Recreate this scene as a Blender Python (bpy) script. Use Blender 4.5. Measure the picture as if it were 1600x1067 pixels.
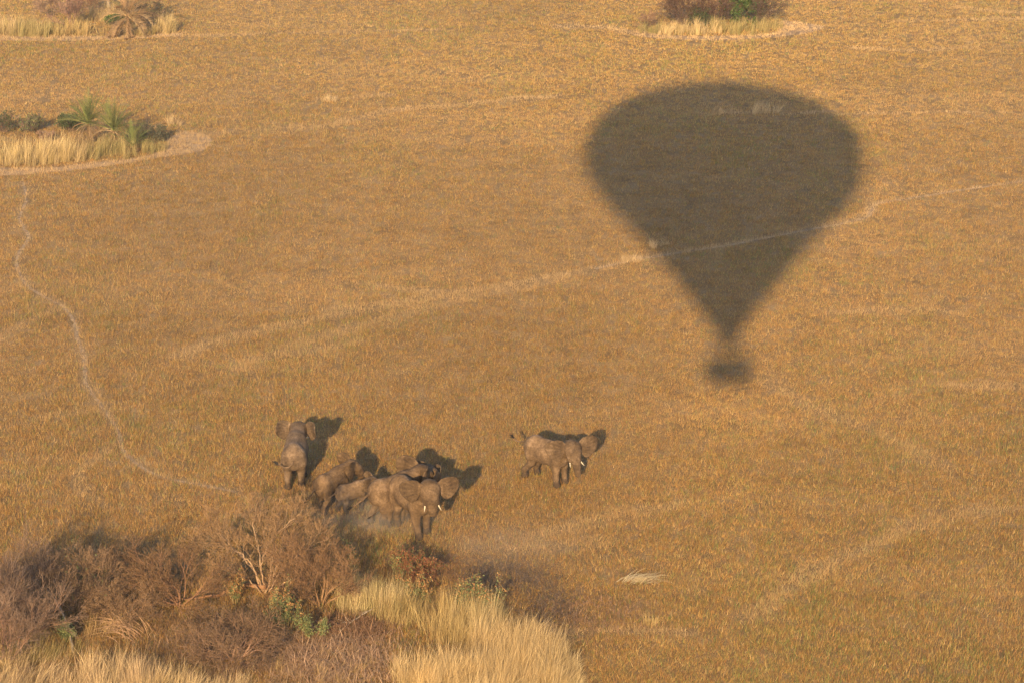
import bpy, math, random
import numpy as np
from mathutils import Vector, Matrix

for o in list(bpy.data.objects):
    bpy.data.objects.remove(o)

# ------------------------------------------------------------------ camera
R = math.radians
CAM_H = 47.5
PITCH = R(19.9)
FPX = 3100.0                       # focal length in pixels of a 1600 px wide frame
scene = bpy.context.scene
COL = scene.collection
cam_d = bpy.data.cameras.new('camera')
cam_d.sensor_width = 36.0
cam_d.lens = 36.0 * FPX / 1600.0
cam_d.clip_start = 0.2
cam_d.clip_end = 20000
cam = bpy.data.objects.new('camera', cam_d)
COL.objects.link(cam)
cam.location = (0, 0, CAM_H)
cam.rotation_euler = (R(90) - PITCH, 0, 0)
scene.camera = cam


def ray(px, py):
    """direction through a point of the photograph"""
    dx, dy = (px - 800.0) / FPX, (533.5 - py) / FPX
    return np.array([dx, math.cos(PITCH) + dy * math.sin(PITCH), -math.sin(PITCH) + dy * math.cos(PITCH)])


def G(px, py):
    """ground point seen there"""
    d = ray(px, py)
    t = CAM_H / -d[2]
    return np.array([d[0] * t, d[1] * t, 0.0])


# ------------------------------------------------------------------ light
ANTI = ray(1139, 556)
ANTI = ANTI / np.linalg.norm(ANTI)            # direction in which the sunlight travels
SUN_EL = math.asin(-ANTI[2])
SUN_AZ = math.atan2(-ANTI[0], -ANTI[1])       # from +Y towards +X
world = bpy.data.worlds.new('World')
scene.world = world
world.use_nodes = True
nt = world.node_tree
bg = nt.nodes['Background']
sky = nt.nodes.new('ShaderNodeTexSky')
sky.sky_type = 'NISHITA'
sky.sun_disc = False
sky.sun_elevation = SUN_EL
sky.sun_rotation = SUN_AZ % (2 * math.pi)
sky.altitude = 900
sky.dust_density = 3.0
sky.ozone_density = 1.0
nt.links.new(sky.outputs[0], bg.inputs[0])
bg.inputs[1].default_value = 0.13
sun_d = bpy.data.lights.new('sun', 'SUN')
sun_d.energy = 5.0
sun_d.angle = R(0.7)
sun_d.color = (1.0, 0.72, 0.38)
sun = bpy.data.objects.new('sun', sun_d)
COL.objects.link(sun)
sun.rotation_euler = Vector(ANTI).to_track_quat('-Z', 'Y').to_euler()
sun.location = (-20, -120, 140)
scene.view_settings.view_transform = 'Standard'
scene.view_settings.look = 'None'
scene.view_settings.gamma = 1.0
scene.view_settings.exposure = 0.9
scene.cycles.use_denoising = True
scene.cycles.denoising_prefilter = 'NONE'
scene.cycles.denoising_input_passes = 'RGB_ALBEDO_NORMAL'
scene.cycles.use_adaptive_sampling = False
scene.cycles.max_bounces = 6
scene.cycles.transparent_max_bounces = 8
scene.cycles.volume_bounces = 1

# ------------------------------------------------------------------ helpers


def tag(o, label=None, cat=None, group=None, kind=None):
    if label: o['label'] = label
    if cat: o['category'] = cat
    if group: o['group'] = group
    if kind: o['kind'] = kind
    return o


def empty(name, loc=(0, 0, 0), rz=0.0):
    o = bpy.data.objects.new(name, None)
    o.empty_display_size = 0.3
    COL.objects.link(o)
    o.location = loc
    o.rotation_euler = (0, 0, rz)
    return o


def mesh_obj(name, V, F, mat, parent=None, col=None, smooth=False):
    """V (n,3); F int array (m,3) / (m,4) or a list of such arrays; col (n,3) vertex tint"""
    if not isinstance(F, (list, tuple)):
        F = [F]
    F = [np.asarray(f, dtype=np.int32) for f in F if len(f)]
    me = bpy.data.meshes.new(name)
    V = np.asarray(V, dtype=np.float32)
    me.vertices.add(len(V))
    me.vertices.foreach_set('co', V.ravel())
    nl = sum(f.size for f in F)
    npoly = sum(len(f) for f in F)
    me.loops.add(nl)
    me.loops.foreach_set('vertex_index', np.concatenate([f.ravel() for f in F]))
    me.polygons.add(npoly)
    tot = np.concatenate([np.full(len(f), f.shape[1], dtype=np.int32) for f in F])
    st = np.concatenate([[0], np.cumsum(tot)[:-1]]).astype(np.int32)
    me.polygons.foreach_set('loop_start', st)
    me.polygons.foreach_set('use_smooth', np.full(npoly, smooth, dtype=bool))
    if col is not None:
        a = me.attributes.new('tint', 'FLOAT_COLOR', 'POINT')
        c4 = np.ones((len(V), 4), dtype=np.float32)
        c4[:, :3] = col
        a.data.foreach_set('color', c4.ravel())
    me.update(calc_edges=True)
    if mat: me.materials.append(mat)
    o = bpy.data.objects.new(name, me)
    COL.objects.link(o)
    if parent: o.parent = parent
    return o


def hashn(ix, iy, seed):
    h = (ix.astype(np.int64) * 374761393 + iy.astype(np.int64) * 668265263 + seed * 974634777) & 0x7fffffff
    h = ((h ^ (h >> 13)) * 1274126177) & 0x7fffffff
    return ((h ^ (h >> 16)) & 0xffff) / 65535.0


def vnoise(x, y, s, seed=0):
    x, y = x / s, y / s
    ix, iy = np.floor(x), np.floor(y)
    fx, fy = x - ix, y - iy
    fx, fy = fx * fx * (3 - 2 * fx), fy * fy * (3 - 2 * fy)
    a, b = hashn(ix, iy, seed), hashn(ix + 1, iy, seed)
    c, d = hashn(ix, iy + 1, seed), hashn(ix + 1, iy + 1, seed)
    return (a * (1 - fx) + b * fx) * (1 - fy) + (c * (1 - fx) + d * fx) * fy


def fbm(x, y, s, seed=0, n=3):
    t, w, tot = 0, 1.0, 0
    for i in range(n):
        t = t + w * vnoise(x, y, s / 2 ** i, seed + i * 7)
        tot += w
        w *= 0.55
    return t / tot


# ------------------------------------------------------------------ materials
MATS = {}


def new_mat(name, rough=0.9):
    m = bpy.data.materials.new(name)
    m.use_nodes = True
    b = m.node_tree.nodes['Principled BSDF']
    b.inputs['Roughness'].default_value = rough
    b.inputs['Specular IOR Level'].default_value = 0.15
    MATS[name] = m
    return m, m.node_tree, b


def noise_node(nt, scale, detail=4.0, coord='Object', rough=0.6):
    tc = nt.nodes.new('ShaderNodeTexCoord')
    n = nt.nodes.new('ShaderNodeTexNoise')
    n.inputs['Scale'].default_value = scale
    n.inputs['Detail'].default_value = detail
    n.inputs['Roughness'].default_value = rough
    nt.links.new(tc.outputs[coord], n.inputs['Vector'])
    return n


def ramp(nt, src, stops):
    r = nt.nodes.new('ShaderNodeValToRGB')
    e = r.color_ramp.elements
    while len(e) < len(stops): e.new(0.5)
    for i, (p, c) in enumerate(stops):
        e[i].position = p
        e[i].color = (*c, 1)
    nt.links.new(src, r.inputs[0])
    return r


def mat_noise(name, scale, c1, c2, rough=0.9, bump=0.0, bscale=None, detail=5.0):
    m, nt, b = new_mat(name, rough)
    n = noise_node(nt, scale, detail)
    r = ramp(nt, n.outputs['Fac'], [(0.32, c1), (0.68, c2)])
    nt.links.new(r.outputs[0], b.inputs['Base Color'])
    if bump:
        n2 = noise_node(nt, bscale or scale * 3, 6)
        bp = nt.nodes.new('ShaderNodeBump')
        bp.inputs['Strength'].default_value = bump
        bp.inputs['Distance'].default_value = 0.05
        nt.links.new(n2.outputs['Fac'], bp.inputs['Height'])
        nt.links.new(bp.outputs[0], b.inputs['Normal'])
    return m


def mat_tint(name, rough=0.85, trans=0.0):
    """plant colour carried by each blade or leaf, with a little light coming through it"""
    m, nt, b = new_mat(name, rough)
    a = nt.nodes.new('ShaderNodeAttribute')
    a.attribute_name = 'tint'
    nt.links.new(a.outputs['Color'], b.inputs['Base Color'])
    if trans:
        tr = nt.nodes.new('ShaderNodeBsdfTranslucent')
        nt.links.new(a.outputs['Color'], tr.inputs['Color'])
        mx = nt.nodes.new('ShaderNodeMixShader')
        mx.inputs[0].default_value = trans
        out = nt.nodes['Material Output']
        nt.links.new(b.outputs[0], mx.inputs[1])
        nt.links.new(tr.outputs[0], mx.inputs[2])
        nt.links.new(mx.outputs[0], out.inputs['Surface'])
    return m


M_blade = mat_tint('dry_grass_blades', 0.8, 0.2)
M_leaf = mat_tint('plant_leaves', 0.7, 0.2)
M_twig = mat_tint('bare_twigs', 0.9)
M_soil = None
M_path = mat_noise('worn_path', 2.2, (0.17, 0.115, 0.068), (0.40, 0.285, 0.17), 0.95, 0.4, 8.0)
M_sand = mat_noise('pale_sand', 1.1, (0.22, 0.145, 0.08), (0.40, 0.28, 0.17), 0.95, 0.9, 5.0, 8.0)
M_bark = mat_noise('grey_bark', 5.0, (0.16, 0.12, 0.09), (0.36, 0.29, 0.21), 0.9, 0.5, 20.0)
M_log = mat_noise('weathered_wood', 4.0, (0.16, 0.075, 0.035), (0.32, 0.18, 0.10), 0.9, 0.5, 18.0)
M_palmtrunk = mat_noise('palm_trunk', 4.0, (0.05, 0.032, 0.02), (0.15, 0.095, 0.05), 0.95, 0.8, 14.0)
M_tusk = mat_noise('ivory', 6.0, (0.46, 0.38, 0.26), (0.62, 0.54, 0.40), 0.45)
M_eye = mat_noise('eye_dark', 10.0, (0.010, 0.007, 0.005), (0.02, 0.014, 0.01), 0.2)
M_hair = mat_noise('tail_hair', 20.0, (0.012, 0.01, 0.009), (0.03, 0.025, 0.022), 0.7)


def make_skin():
    m, nt, b = new_mat('elephant_skin', 0.85)
    n1 = noise_node(nt, 1.6, 5)
    n2 = noise_node(nt, 9.0, 4)
    mixn = nt.nodes.new('ShaderNodeMath'); mixn.operation = 'MULTIPLY_ADD'
    mixn.inputs[1].default_value = 0.35
    nt.links.new(n2.outputs['Fac'], mixn.inputs[0])
    sc = nt.nodes.new('ShaderNodeMath'); sc.operation = 'MULTIPLY'; sc.inputs[1].default_value = 0.65
    nt.links.new(n1.outputs['Fac'], sc.inputs[0])
    nt.links.new(sc.outputs[0], mixn.inputs[2])
    r = ramp(nt, mixn.outputs[0], [(0.36, (0.056, 0.037, 0.024)), (0.52, (0.112, 0.075, 0.047)), (0.66, (0.195, 0.134, 0.088))])
    # mud that has dried dark round the feet
    tc = nt.nodes.new('ShaderNodeTexCoord')
    sep = nt.nodes.new('ShaderNodeSeparateXYZ')
    nt.links.new(tc.outputs['Object'], sep.inputs[0])
    nz = nt.nodes.new('ShaderNodeMath'); nz.operation = 'MULTIPLY_ADD'; nz.inputs[1].default_value = 0.6
    nt.links.new(n2.outputs['Fac'], nz.inputs[0]); nt.links.new(sep.outputs['Z'], nz.inputs[2])
    mr = nt.nodes.new('ShaderNodeMapRange')
    mr.inputs['From Min'].default_value = 0.62; mr.inputs['From Max'].default_value = 0.78
    mr.inputs['To Min'].default_value = 0.8; mr.inputs['To Max'].default_value = 0.0
    nt.links.new(nz.outputs[0], mr.inputs['Value'])
    mx = nt.nodes.new('ShaderNodeMixRGB')
    nt.links.new(mr.outputs[0], mx.inputs[0])
    nt.links.new(r.outputs[0], mx.inputs[1])
    mx.inputs[2].default_value = (0.036, 0.026, 0.02, 1)
    oi = nt.nodes.new('ShaderNodeObjectInfo')
    hv = nt.nodes.new('ShaderNodeHueSaturation')
    rv = nt.nodes.new('ShaderNodeMapRange')
    rv.inputs['To Min'].default_value = 1.05; rv.inputs['To Max'].default_value = 1.32
    nt.links.new(oi.outputs['Random'], rv.inputs['Value'])
    rs = nt.nodes.new('ShaderNodeMapRange')
    rs.inputs['To Min'].default_value = 1.18; rs.inputs['To Max'].default_value = 1.0
    nt.links.new(oi.outputs['Random'], rs.inputs['Value'])
    nt.links.new(rv.outputs[0], hv.inputs['Value']); nt.links.new(rs.outputs[0], hv.inputs['Saturation'])
    nt.links.new(mx.outputs[0], hv.inputs['Color'])
    at = nt.nodes.new('ShaderNodeAttribute')
    at.attribute_name = 'tint'
    mu = nt.nodes.new('ShaderNodeMixRGB'); mu.blend_type = 'MULTIPLY'; mu.inputs[0].default_value = 1.0
    nt.links.new(hv.outputs[0], mu.inputs[1]); nt.links.new(at.outputs['Color'], mu.inputs[2])
    nt.links.new(mu.outputs[0], b.inputs['Base Color'])
    v = nt.nodes.new('ShaderNodeTexVoronoi'); v.feature = 'DISTANCE_TO_EDGE'
    v.inputs['Scale'].default_value = 9.0
    mp = nt.nodes.new('ShaderNodeMapping'); mp.inputs['Scale'].default_value = (1.0, 1.0, 2.4)
    wn = noise_node(nt, 3.0, 3)
    add = nt.nodes.new('ShaderNodeVectorMath'); add.operation = 'MULTIPLY_ADD'
    add.inputs[1].default_value = (0.25, 0.25, 0.25)
    nt.links.new(wn.outputs['Color'], add.inputs[0]); nt.links.new(tc.outputs['Object'], add.inputs[2])
    nt.links.new(add.outputs[0], mp.inputs[0])
    nt.links.new(mp.outputs[0], v.inputs['Vector'])
    cl = nt.nodes.new('ShaderNodeMath'); cl.operation = 'MINIMUM'; cl.inputs[1].default_value = 0.12
    nt.links.new(v.outputs['Distance'], cl.inputs[0])
    sm = nt.nodes.new('ShaderNodeMath'); sm.operation = 'MULTIPLY_ADD'; sm.inputs[1].default_value = 0.2
    nt.links.new(n1.outputs['Fac'], sm.inputs[0]); nt.links.new(cl.outputs[0], sm.inputs[2])
    bp = nt.nodes.new('ShaderNodeBump'); bp.inputs['Strength'].default_value = 0.7; bp.inputs['Distance'].default_value = 0.14
    nt.links.new(sm.outputs[0], bp.inputs['Height'])
    nt.links.new(bp.outputs[0], b.inputs['Normal'])
    return m


def make_soil():
    m, nt, b = new_mat('soil_and_litter', 0.95)
    n1 = noise_node(nt, 0.35, 4)
    n2 = noise_node(nt, 7.0, 8, rough=0.75)
    a = nt.nodes.new('ShaderNodeMath'); a.operation = 'MULTIPLY_ADD'; a.inputs[1].default_value = 0.3
    c = nt.nodes.new('ShaderNodeMath'); c.operation = 'MULTIPLY'; c.inputs[1].default_value = 0.7
    nt.links.new(n2.outputs['Fac'], c.inputs[0])
    nt.links.new(n1.outputs['Fac'], a.inputs[0]); nt.links.new(c.outputs[0], a.inputs[2])
    r = ramp(nt, a.outputs[0], [(0.36, (0.10, 0.064, 0.032)), (0.48, (0.235, 0.150, 0.068)), (0.60, (0.36, 0.245, 0.125))])
    nt.links.new(r.outputs[0], b.inputs['Base Color'])
    bp = nt.nodes.new('ShaderNodeBump'); bp.inputs['Strength'].default_value = 0.8; bp.inputs['Distance'].default_value = 0.12
    nt.links.new(n2.outputs['Fac'], bp.inputs['Height'])
    nt.links.new(bp.outputs[0], b.inputs['Normal'])
    return m


M_soil = make_soil()
M_skin = make_skin()

# ------------------------------------------------------------------ ground, paths, sand
GV = np.array([[-4000, -1500, 0], [4000, -1500, 0], [4000, 9000, 0], [-4000, 9000, 0]], float)
ground = mesh_obj('ground', GV, np.array([[0, 1, 2, 3]]), M_soil)
tag(ground, kind='structure')


def smooth_line(pts, n=6):
    """Catmull-Rom through ground points"""
    P = [np.array(p, float) for p in pts]
    P = [2 * P[0] - P[1]] + P + [2 * P[-1] - P[-2]]
    out = []
    for i in range(1, len(P) - 2):
        for k in range(n):
            t = k / n
            a, b, c, d = P[i - 1], P[i], P[i + 1], P[i + 2]
            out.append(0.5 * (2 * b + (c - a) * t + (2 * a - 5 * b + 4 * c - d) * t * t + (3 * b - a - 3 * c + d) * t ** 3))
    out.append(P[-2])
    return np.array(out)


# polyline in the photograph, half width in metres, paleness of the grass on it, how much of the grass is worn away, ribbon?
LINES = [
    ([(36, 285), (40, 315), (30, 342), (44, 372), (25, 408), (42, 445), (70, 465), (98, 480), (115, 500), (120, 525), (133, 560), (132, 590), (148, 620), (170, 650), (185, 675), (190, 702), (212, 722), (245, 742), (300, 755), (370, 768)], 0.32, 0.5, 0.68, 'path'),
    ([(1620, 281), (1500, 298), (1400, 314), (1367, 321), (1352, 340), (1300, 353), (1240, 364), (1130, 385), (1000, 405), (930, 421)], 0.42, 0.85, 0.40, 'path'),
    ([(960, 414), (900, 428), (780, 450), (650, 470), (540, 490), (430, 513), (340, 534), (280, 556)], 0.6, 0.6, 0.15, None),
    ([(520, 485), (620, 478), (760, 452)], 0.7, 0.45, 0.1, None),
    ([(880, 436), (760, 462), (640, 492), (520, 522), (430, 552), (380, 572)], 0.7, 0.45, 0.05, None),
    ([(0, 535), (40, 505), (100, 482)], 0.5, 0.5, 0.3, None),
    ([(0, 672), (60, 655), (150, 640)], 0.5, 0.4, 0.1, None),
    ([(130, 770), (120, 740), (150, 720), (185, 690)], 0.45, 0.4, 0.3, None),
    ([(130, 770), (160, 790)], 0.3, 0.3, 0.4, None),
    ([(1640, 791), (1560, 797), (1480, 806), (1420, 824), (1350, 858), (1290, 885), (1240, 915), (1200, 945), (1165, 965)], 0.6, 0.5, 0.15, None),
    ([(1110, 181), (1160, 177), (1230, 179), (1300, 175)], 0.5, 0.9, 0.3, None),
    ([(1300, 180), (1400, 178), (1480, 176), (1620, 178)], 0.45, 0.6, 0.2, None),
    ([(300, 212), (380, 207), (460, 200), (520, 196), (590, 178), (640, 170), (720, 166), (800, 157), (870, 154)], 0.9, 0.55, 0.1, None),
    ([(500, 158), (540, 155), (600, 150)], 0.7, 0.7, 0.0, None),
    ([(600, 172), (640, 171)], 0.7, 0.8, 0.0, None),
    ([(790, 155), (870, 152)], 0.6, 0.8, 0.0, None),
    ([(400, 210), (510, 203)], 0.3, 0.3, 0.5, None),
    ([(1190, 590), (1250, 625), (1300, 650), (1360, 675), (1420, 700), (1480, 730)], 0.8, 0.3, 0.3, None),
    ([(1480, 605), (1560, 603), (1620, 607)], 0.5, 0.55, 0.1, None),
    ([(1300, 490), (1400, 487), (1500, 489)], 0.6, 0.4, 0.1, None),
    ([(98, 105), (80, 135), (68, 165)], 0.25, 0.1, 0.8, None),
    ([(280, 58), (400, 55), (560, 50), (700, 48)], 0.6, 0.6, 0.2, None),
    ([(880, 42), (950, 45), (1010, 55), (1100, 62), (1200, 58), (1260, 50)], 0.9, 0.8, 0.5, None),
    ([(1340, 76), (1430, 80), (1520, 74)], 0.8, 0.65, 0.0, None),
    ([(1400, 35), (1480, 33), (1600, 30)], 0.9, 0.6, 0.0, None),
    ([(1500, 12), (1570, 20), (1640, 25)], 1.0, 0.6, 0.0, None),
    ([(850, 985), (900, 988), (990, 985), (1080, 990)], 0.3, 0.8, 0.5, None),
    ([(780, 860), (850, 855), (930, 850)], 0.6, 0.4, 0.1, None),
    ([(830, 840), (950, 810), (1060, 790)], 0.5, 0.4, 0.1, None),
    ([(560, 445), (700, 458), (880, 430)], 0.5, 0.45, 0.1, None),
    ([(420, 560), (470, 552), (560, 535)], 0.5, 0.45, 0.1, None),
]
PATHS = []
for pts, hw, pale, worn, rib in LINES:
    g = smooth_line([G(*p) for p in pts], 5)
    PATHS.append((g, hw, pale, worn))
    if rib:
        rg = np.random.default_rng(int(abs(pts[0][0]) * 7 + len(pts)))
        d = np.gradient(g, axis=0)
        nrm = np.stack([-d[:, 1], d[:, 0], 0 * d[:, 0]], 1)
        nrm /= np.linalg.norm(nrm, axis=1)[:, None] + 1e-9
        nrm = nrm if True else nrm
        w = hw * rg.uniform(0.15, 0.7, len(g))[:, None]
        w2 = hw * rg.uniform(0.15, 0.7, len(g))[:, None]
        n = len(g)
        V = np.concatenate([g + nrm * w, g - nrm * w2])
        V[:, 2] = 0.006 + 0.003 * (len(PATHS) % 3)
        i = np.arange(n - 1)
        F = np.stack([i, i + n, i + n + 1, i + 1], 1)
        tag(mesh_obj(rib, V, F, M_path), kind='structure')

# bare sandy margins of the islets: irregular flat patches (outline in the photograph)
SANDS = [
    [(-20, 262), (60, 264), (140, 256), (210, 248), (250, 236), (262, 218), (290, 207), (322, 212), (330, 225), (312, 237), (250, 247), (190, 257), (120, 266), (50, 273), (-20, 275)],
    [(1000, 48), (1030, 55), (1100, 57), (1170, 56), (1215, 50), (1220, 34), (1250, 36), (1285, 42), (1275, 49), (1215, 58), (1120, 63), (1030, 61), (990, 55)],
    [(-20, 55), (60, 58), (130, 58), (210, 56), (270, 52), (285, 56), (220, 61), (120, 64), (-20, 64)],
]
SAND_G = []
for s in SANDS:
    g = smooth_line([G(*p) for p in s + s[:1]], 4)[:-1]
    g[:, :2] += np.random.default_rng(len(s)).normal(0, 0.10, (len(g), 2))
    SAND_G.append(g)
    g = g.copy(); g[:, 2] = 0.005
    tag(mesh_obj('sand', g, np.array([np.arange(len(g))]), M_sand), kind='structure')


def dist_line(x, y, g):
    best = np.full(len(x), 1e9)
    for i in range(len(g) - 1):
        ax, ay = g[i, 0], g[i, 1]
        bx, by = g[i + 1, 0] - ax, g[i + 1, 1] - ay
        t = np.clip(((x - ax) * bx + (y - ay) * by) / (bx * bx + by * by + 1e-9), 0, 1)
        best = np.minimum(best, (x - ax - t * bx) ** 2 + (y - ay - t * by) ** 2)
    return np.sqrt(best)


def inside(x, y, g):
    r = np.zeros(len(x), bool)
    n = len(g)
    for i in range(n):
        x0, y0, x1, y1 = g[i, 0], g[i, 1], g[(i + 1) % n, 0], g[(i + 1) % n, 1]
        c = ((y0 > y) != (y1 > y)) & (x < (x1 - x0) * (y - y0) / (y1 - y0 + 1e-12) + x0)
        r ^= c
    return r


# ------------------------------------------------------------------ grass blades
def blade_tris(P, H, W, az, lean, C):
    """one triangle each: base centre P, height H, width W, facing az, lean (n,2) of the tip"""
    n = len(P)
    c, s = np.cos(az) * W * 0.5, np.sin(az) * W * 0.5
    V = np.empty((n, 3, 3), np.float32)
    V[:, 0] = P; V[:, 0, 0] -= c; V[:, 0, 1] -= s
    V[:, 1] = P; V[:, 1, 0] += c; V[:, 1, 1] += s
    V[:, 2] = P; V[:, 2, 0] += lean[:, 0]; V[:, 2, 1] += lean[:, 1]; V[:, 2, 2] += H
    F = np.arange(n * 3, dtype=np.int32).reshape(n, 3)
    return V.reshape(-1, 3), F, np.repeat(C, 3, axis=0)


def blade_strips(P, L, W, az, dirxy, bend, C, Ctip=None, stand=0.0):
    """curved stalk of three segments: length L, bends towards dirxy by bend (0 upright .. 1 flat)"""
    n = len(P)
    c, s = np.cos(az) * W * 0.5, np.sin(az) * W * 0.5
    ts = (0.0, 0.36, 0.70, 1.0)
    cent = []
    x = np.zeros(n); z = np.zeros(n)
    last = 0
    for t in ts:
        ang = bend * (0.35 + 1.05 * t) * (math.pi / 2) + stand
        x = x + (t - last) * L * np.sin(ang)
        z = z + (t - last) * L * np.cos(ang)
        last = t
        q = P.copy()
        q[:, 0] += x * dirxy[:, 0]; q[:, 1] += x * dirxy[:, 1]; q[:, 2] += np.maximum(z, 0.01)
        cent.append(q)
    V = np.empty((n, 7, 3), np.float32)
    for k, wf in enumerate((1.0, 0.85, 0.55)):
        V[:, 2 * k] = cent[k]; V[:, 2 * k, 0] -= c * wf; V[:, 2 * k, 1] -= s * wf
        V[:, 2 * k + 1] = cent[k]; V[:, 2 * k + 1, 0] += c * wf; V[:, 2 * k + 1, 1] += s * wf
    V[:, 6] = cent[3]
    b = np.arange(n, dtype=np.int32)[:, None] * 7
    Q = np.concatenate([b + np.array([0, 1, 3, 2]), b + np.array([2, 3, 5, 4])]).astype(np.int32)
    T = (b + np.array([4, 5, 6])).astype(np.int32)
    if Ctip is None: Ctip = C
    CC = np.empty((n, 7, 3), np.float32)
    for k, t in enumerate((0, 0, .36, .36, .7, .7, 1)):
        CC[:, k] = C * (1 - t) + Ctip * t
    return V.reshape(-1, 3), Q, T, CC.reshape(-1, 3)


ORANGE = np.array((0.395, 0.22, 0.07))
RUST = np.array((0.28, 0.138, 0.05))
STRAW = np.array((0.54, 0.37, 0.165))
GOLD = np.array((0.44, 0.28, 0.09))
OLIVE = np.array((0.25, 0.215, 0.064))
GREEN = np.array((0.145, 0.2, 0.055))
BROWN = np.array((0.125, 0.078, 0.04))
PALE = np.array((0.5, 0.345, 0.185))


def short_grass(ntuft, per):
    rg = np.random.default_rng(11)
    # tufts over the part of the plain in view and a good margin on both sides, thinner further away
    Y0, Y1 = 77.0, 315.0
    u = rg.random(ntuft)
    a = 0.75
    Y = (Y0 ** (1 - a) + u * (Y1 ** (1 - a) - Y0 ** (1 - a))) ** (1 / (1 - a))
    X = (rg.random(ntuft) * 2 - 1) * (Y * 0.285 + 5)
    pale = np.zeros(ntuft); worn = np.zeros(ntuft)
    for g, hw, pl, wn in PATHS:
        x0, x1, y0, y1 = g[:, 0].min() - 3, g[:, 0].max() + 3, g[:, 1].min() - 6, g[:, 1].max() + 6
        k = np.where((X > x0) & (X < x1) & (Y > y0) & (Y < y1))[0]
        if not len(k): continue
        wob = 0.35 + 1.3 * vnoise(X[k], Y[k], 2.2, 5)
        d = dist_line(X[k], Y[k], g) / (hw * wob)
        f = np.clip(1.6 - d, 0, 1)
        pale[k] = np.maximum(pale[k], pl * f * (0.62 + 0.6 * vnoise(X[k], Y[k], 3.5, 9)))
        worn[k] = np.maximum(worn[k], wn * f)
    for g in SAND_G:
        x0, x1, y0, y1 = g[:, 0].min() - 1, g[:, 0].max() + 1, g[:, 1].min() - 1, g[:, 1].max() + 1
        k = np.where((X > x0) & (X < x1) & (Y > y0) & (Y < y1))[0]
        ins = inside(X[k], Y[k], g)
        worn[k] = np.maximum(worn[k], 0.15 * ins)
        pale[k] = np.maximum(pale[k], 0.8 * ins)
    big = fbm(X, Y * 0.35, 26, 3)
    mid = fbm(X, Y * 0.5, 7.0, 31)
    fine = fbm(X, Y, 1.6, 57, 2)
    band = fbm(X * 0.25, Y, 9.0, 77)
    keep = (rg.random(ntuft) > worn) & (rg.random(ntuft) < 0.78 + 0.3 * fine)
    X, Y, pale, big, mid, fine, band = [q[keep] for q in (X, Y, pale, big, mid, fine, band)]
    n = len(X)
    # which kind of tuft
    green = np.clip((mid - 0.52) * 3.2 + (big - 0.5) * 1.2 + (fine - 0.5) * 1.2, 0, 1)
    near = np.clip((114 - Y) / 20, 0, 1) * np.clip((X + 2) / 12, 0, 1)
    far = np.clip((Y - 160) / 80, 0, 1)
    p = np.stack([0.36 - 0.1 * far + 0 * X, 0.30 * (1 - 0.6 * far) * (0.55 + 1.2 * band), 0.10 + 0.05 * far + 0 * X, 0.22 + 0.06 * far + 0 * X,
                  0.07 + 0.20 * green + 0.10 * near + 0.08 * far, 0.035 + 0.12 * green * (fine > 0.45) + 0.04 * near, 0.05 + 0.08 * (1 - fine)], 1)
    p /= p.sum(1, keepdims=True)
    cs = np.cumsum(p, 1)
    pal = np.stack([ORANGE, RUST, STRAW, GOLD, OLIVE, GREEN, BROWN])
    idx = np.repeat(np.arange(n), per)
    N = len(idx)
    draw = np.where(rg.random(N) < 0.35, rg.random(n)[idx], rg.random(N))     # a third of the blades follow their tuft
    kidx = np.zeros(N, np.int32)
    for q_ in range(6):
        kidx += draw > cs[idx, q_]
    fl = rg.random(n)
    gt = fl < 0.010 + 0.05 * green                                 # whole tufts still green
    dk = fl > 0.975
    kidx = np.where(gt[idx], np.where(rg.random(N) < 0.6, 5, 4), np.where(dk[idx], 6, kidx))
    C = pal[kidx]
    golden = np.clip((band - 0.5) * 2.4, 0, 1)
    pw = np.clip(pale + 0.22 * golden, 0, 1)[idx][:, None]
    C = C * (1 - pw) + PALE * pw
    C = C * (0.66 + 0.42 * big + 0.26 * band)[idx][:, None]
    ht = (0.11 + 0.19 * rg.random(n) ** 1.4) * (0.7 + 0.6 * mid) * (1 + 0.35 * pale)
    wd = 0.014 + 0.015 * far + 0.007 * rg.random(n)
    P = np.zeros((N, 3))
    rr = 0.03 + 0.27 * rg.random(N)
    th = rg.random(N) * 6.283
    P[:, 0] = X[idx] + rr * np.cos(th)
    P[:, 1] = Y[idx] + rr * np.sin(th)
    H = ht[idx] * (0.55 + 0.75 * rg.random(N))
    W = wd[idx] * (0.7 + 0.8 * rg.random(N))
    az = rg.random(N) * math.pi
    ln = H * (0.15 + 0.75 * rg.random(N) ** 2)
    la = th + rg.normal(0, 0.9, N)
    lean = np.stack([np.cos(la) * ln + 0.02, np.sin(la) * ln], 1)
    CC = C * (0.68 + 0.68 * rg.random(N))[:, None]
    V, F, CC = blade_tris(P, H, W, az, lean, CC)
    o = mesh_obj('grass', V, F, M_blade, col=CC)
    tag(o, 'short dry orange-brown grass with green flecks covering the open plain', 'grass', kind='stuff')


short_grass(350000, 10)


def scatter_patch(rg, cx, cy, rx, ry, n, soft=False):
    """ground points under an ellipse of the photograph"""
    a = rg.random(n) * 6.283
    r = np.sqrt(rg.random(n)) * (0.82 + 0.3 * np.sin(a * 3 + cx) * 0.5 + 0.12 * rg.random(n))
    if soft: r = np.abs(rg.normal(0, 0.35, n) + rg.normal(0, 0.35, n)) + 0.35 * np.sqrt(rg.random(n))
    px, py = cx + rx * r * np.cos(a), cy + ry * r * np.sin(a)
    dx, dy = (px - 800) / FPX, (533.5 - py) / FPX
    d1 = math.cos(PITCH) + dy * math.sin(PITCH)
    d2 = math.sin(PITCH) - dy * math.cos(PITCH)
    t = CAM_H / d2
    return np.stack([dx * t, d1 * t, np.zeros(n)], 1)


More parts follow.
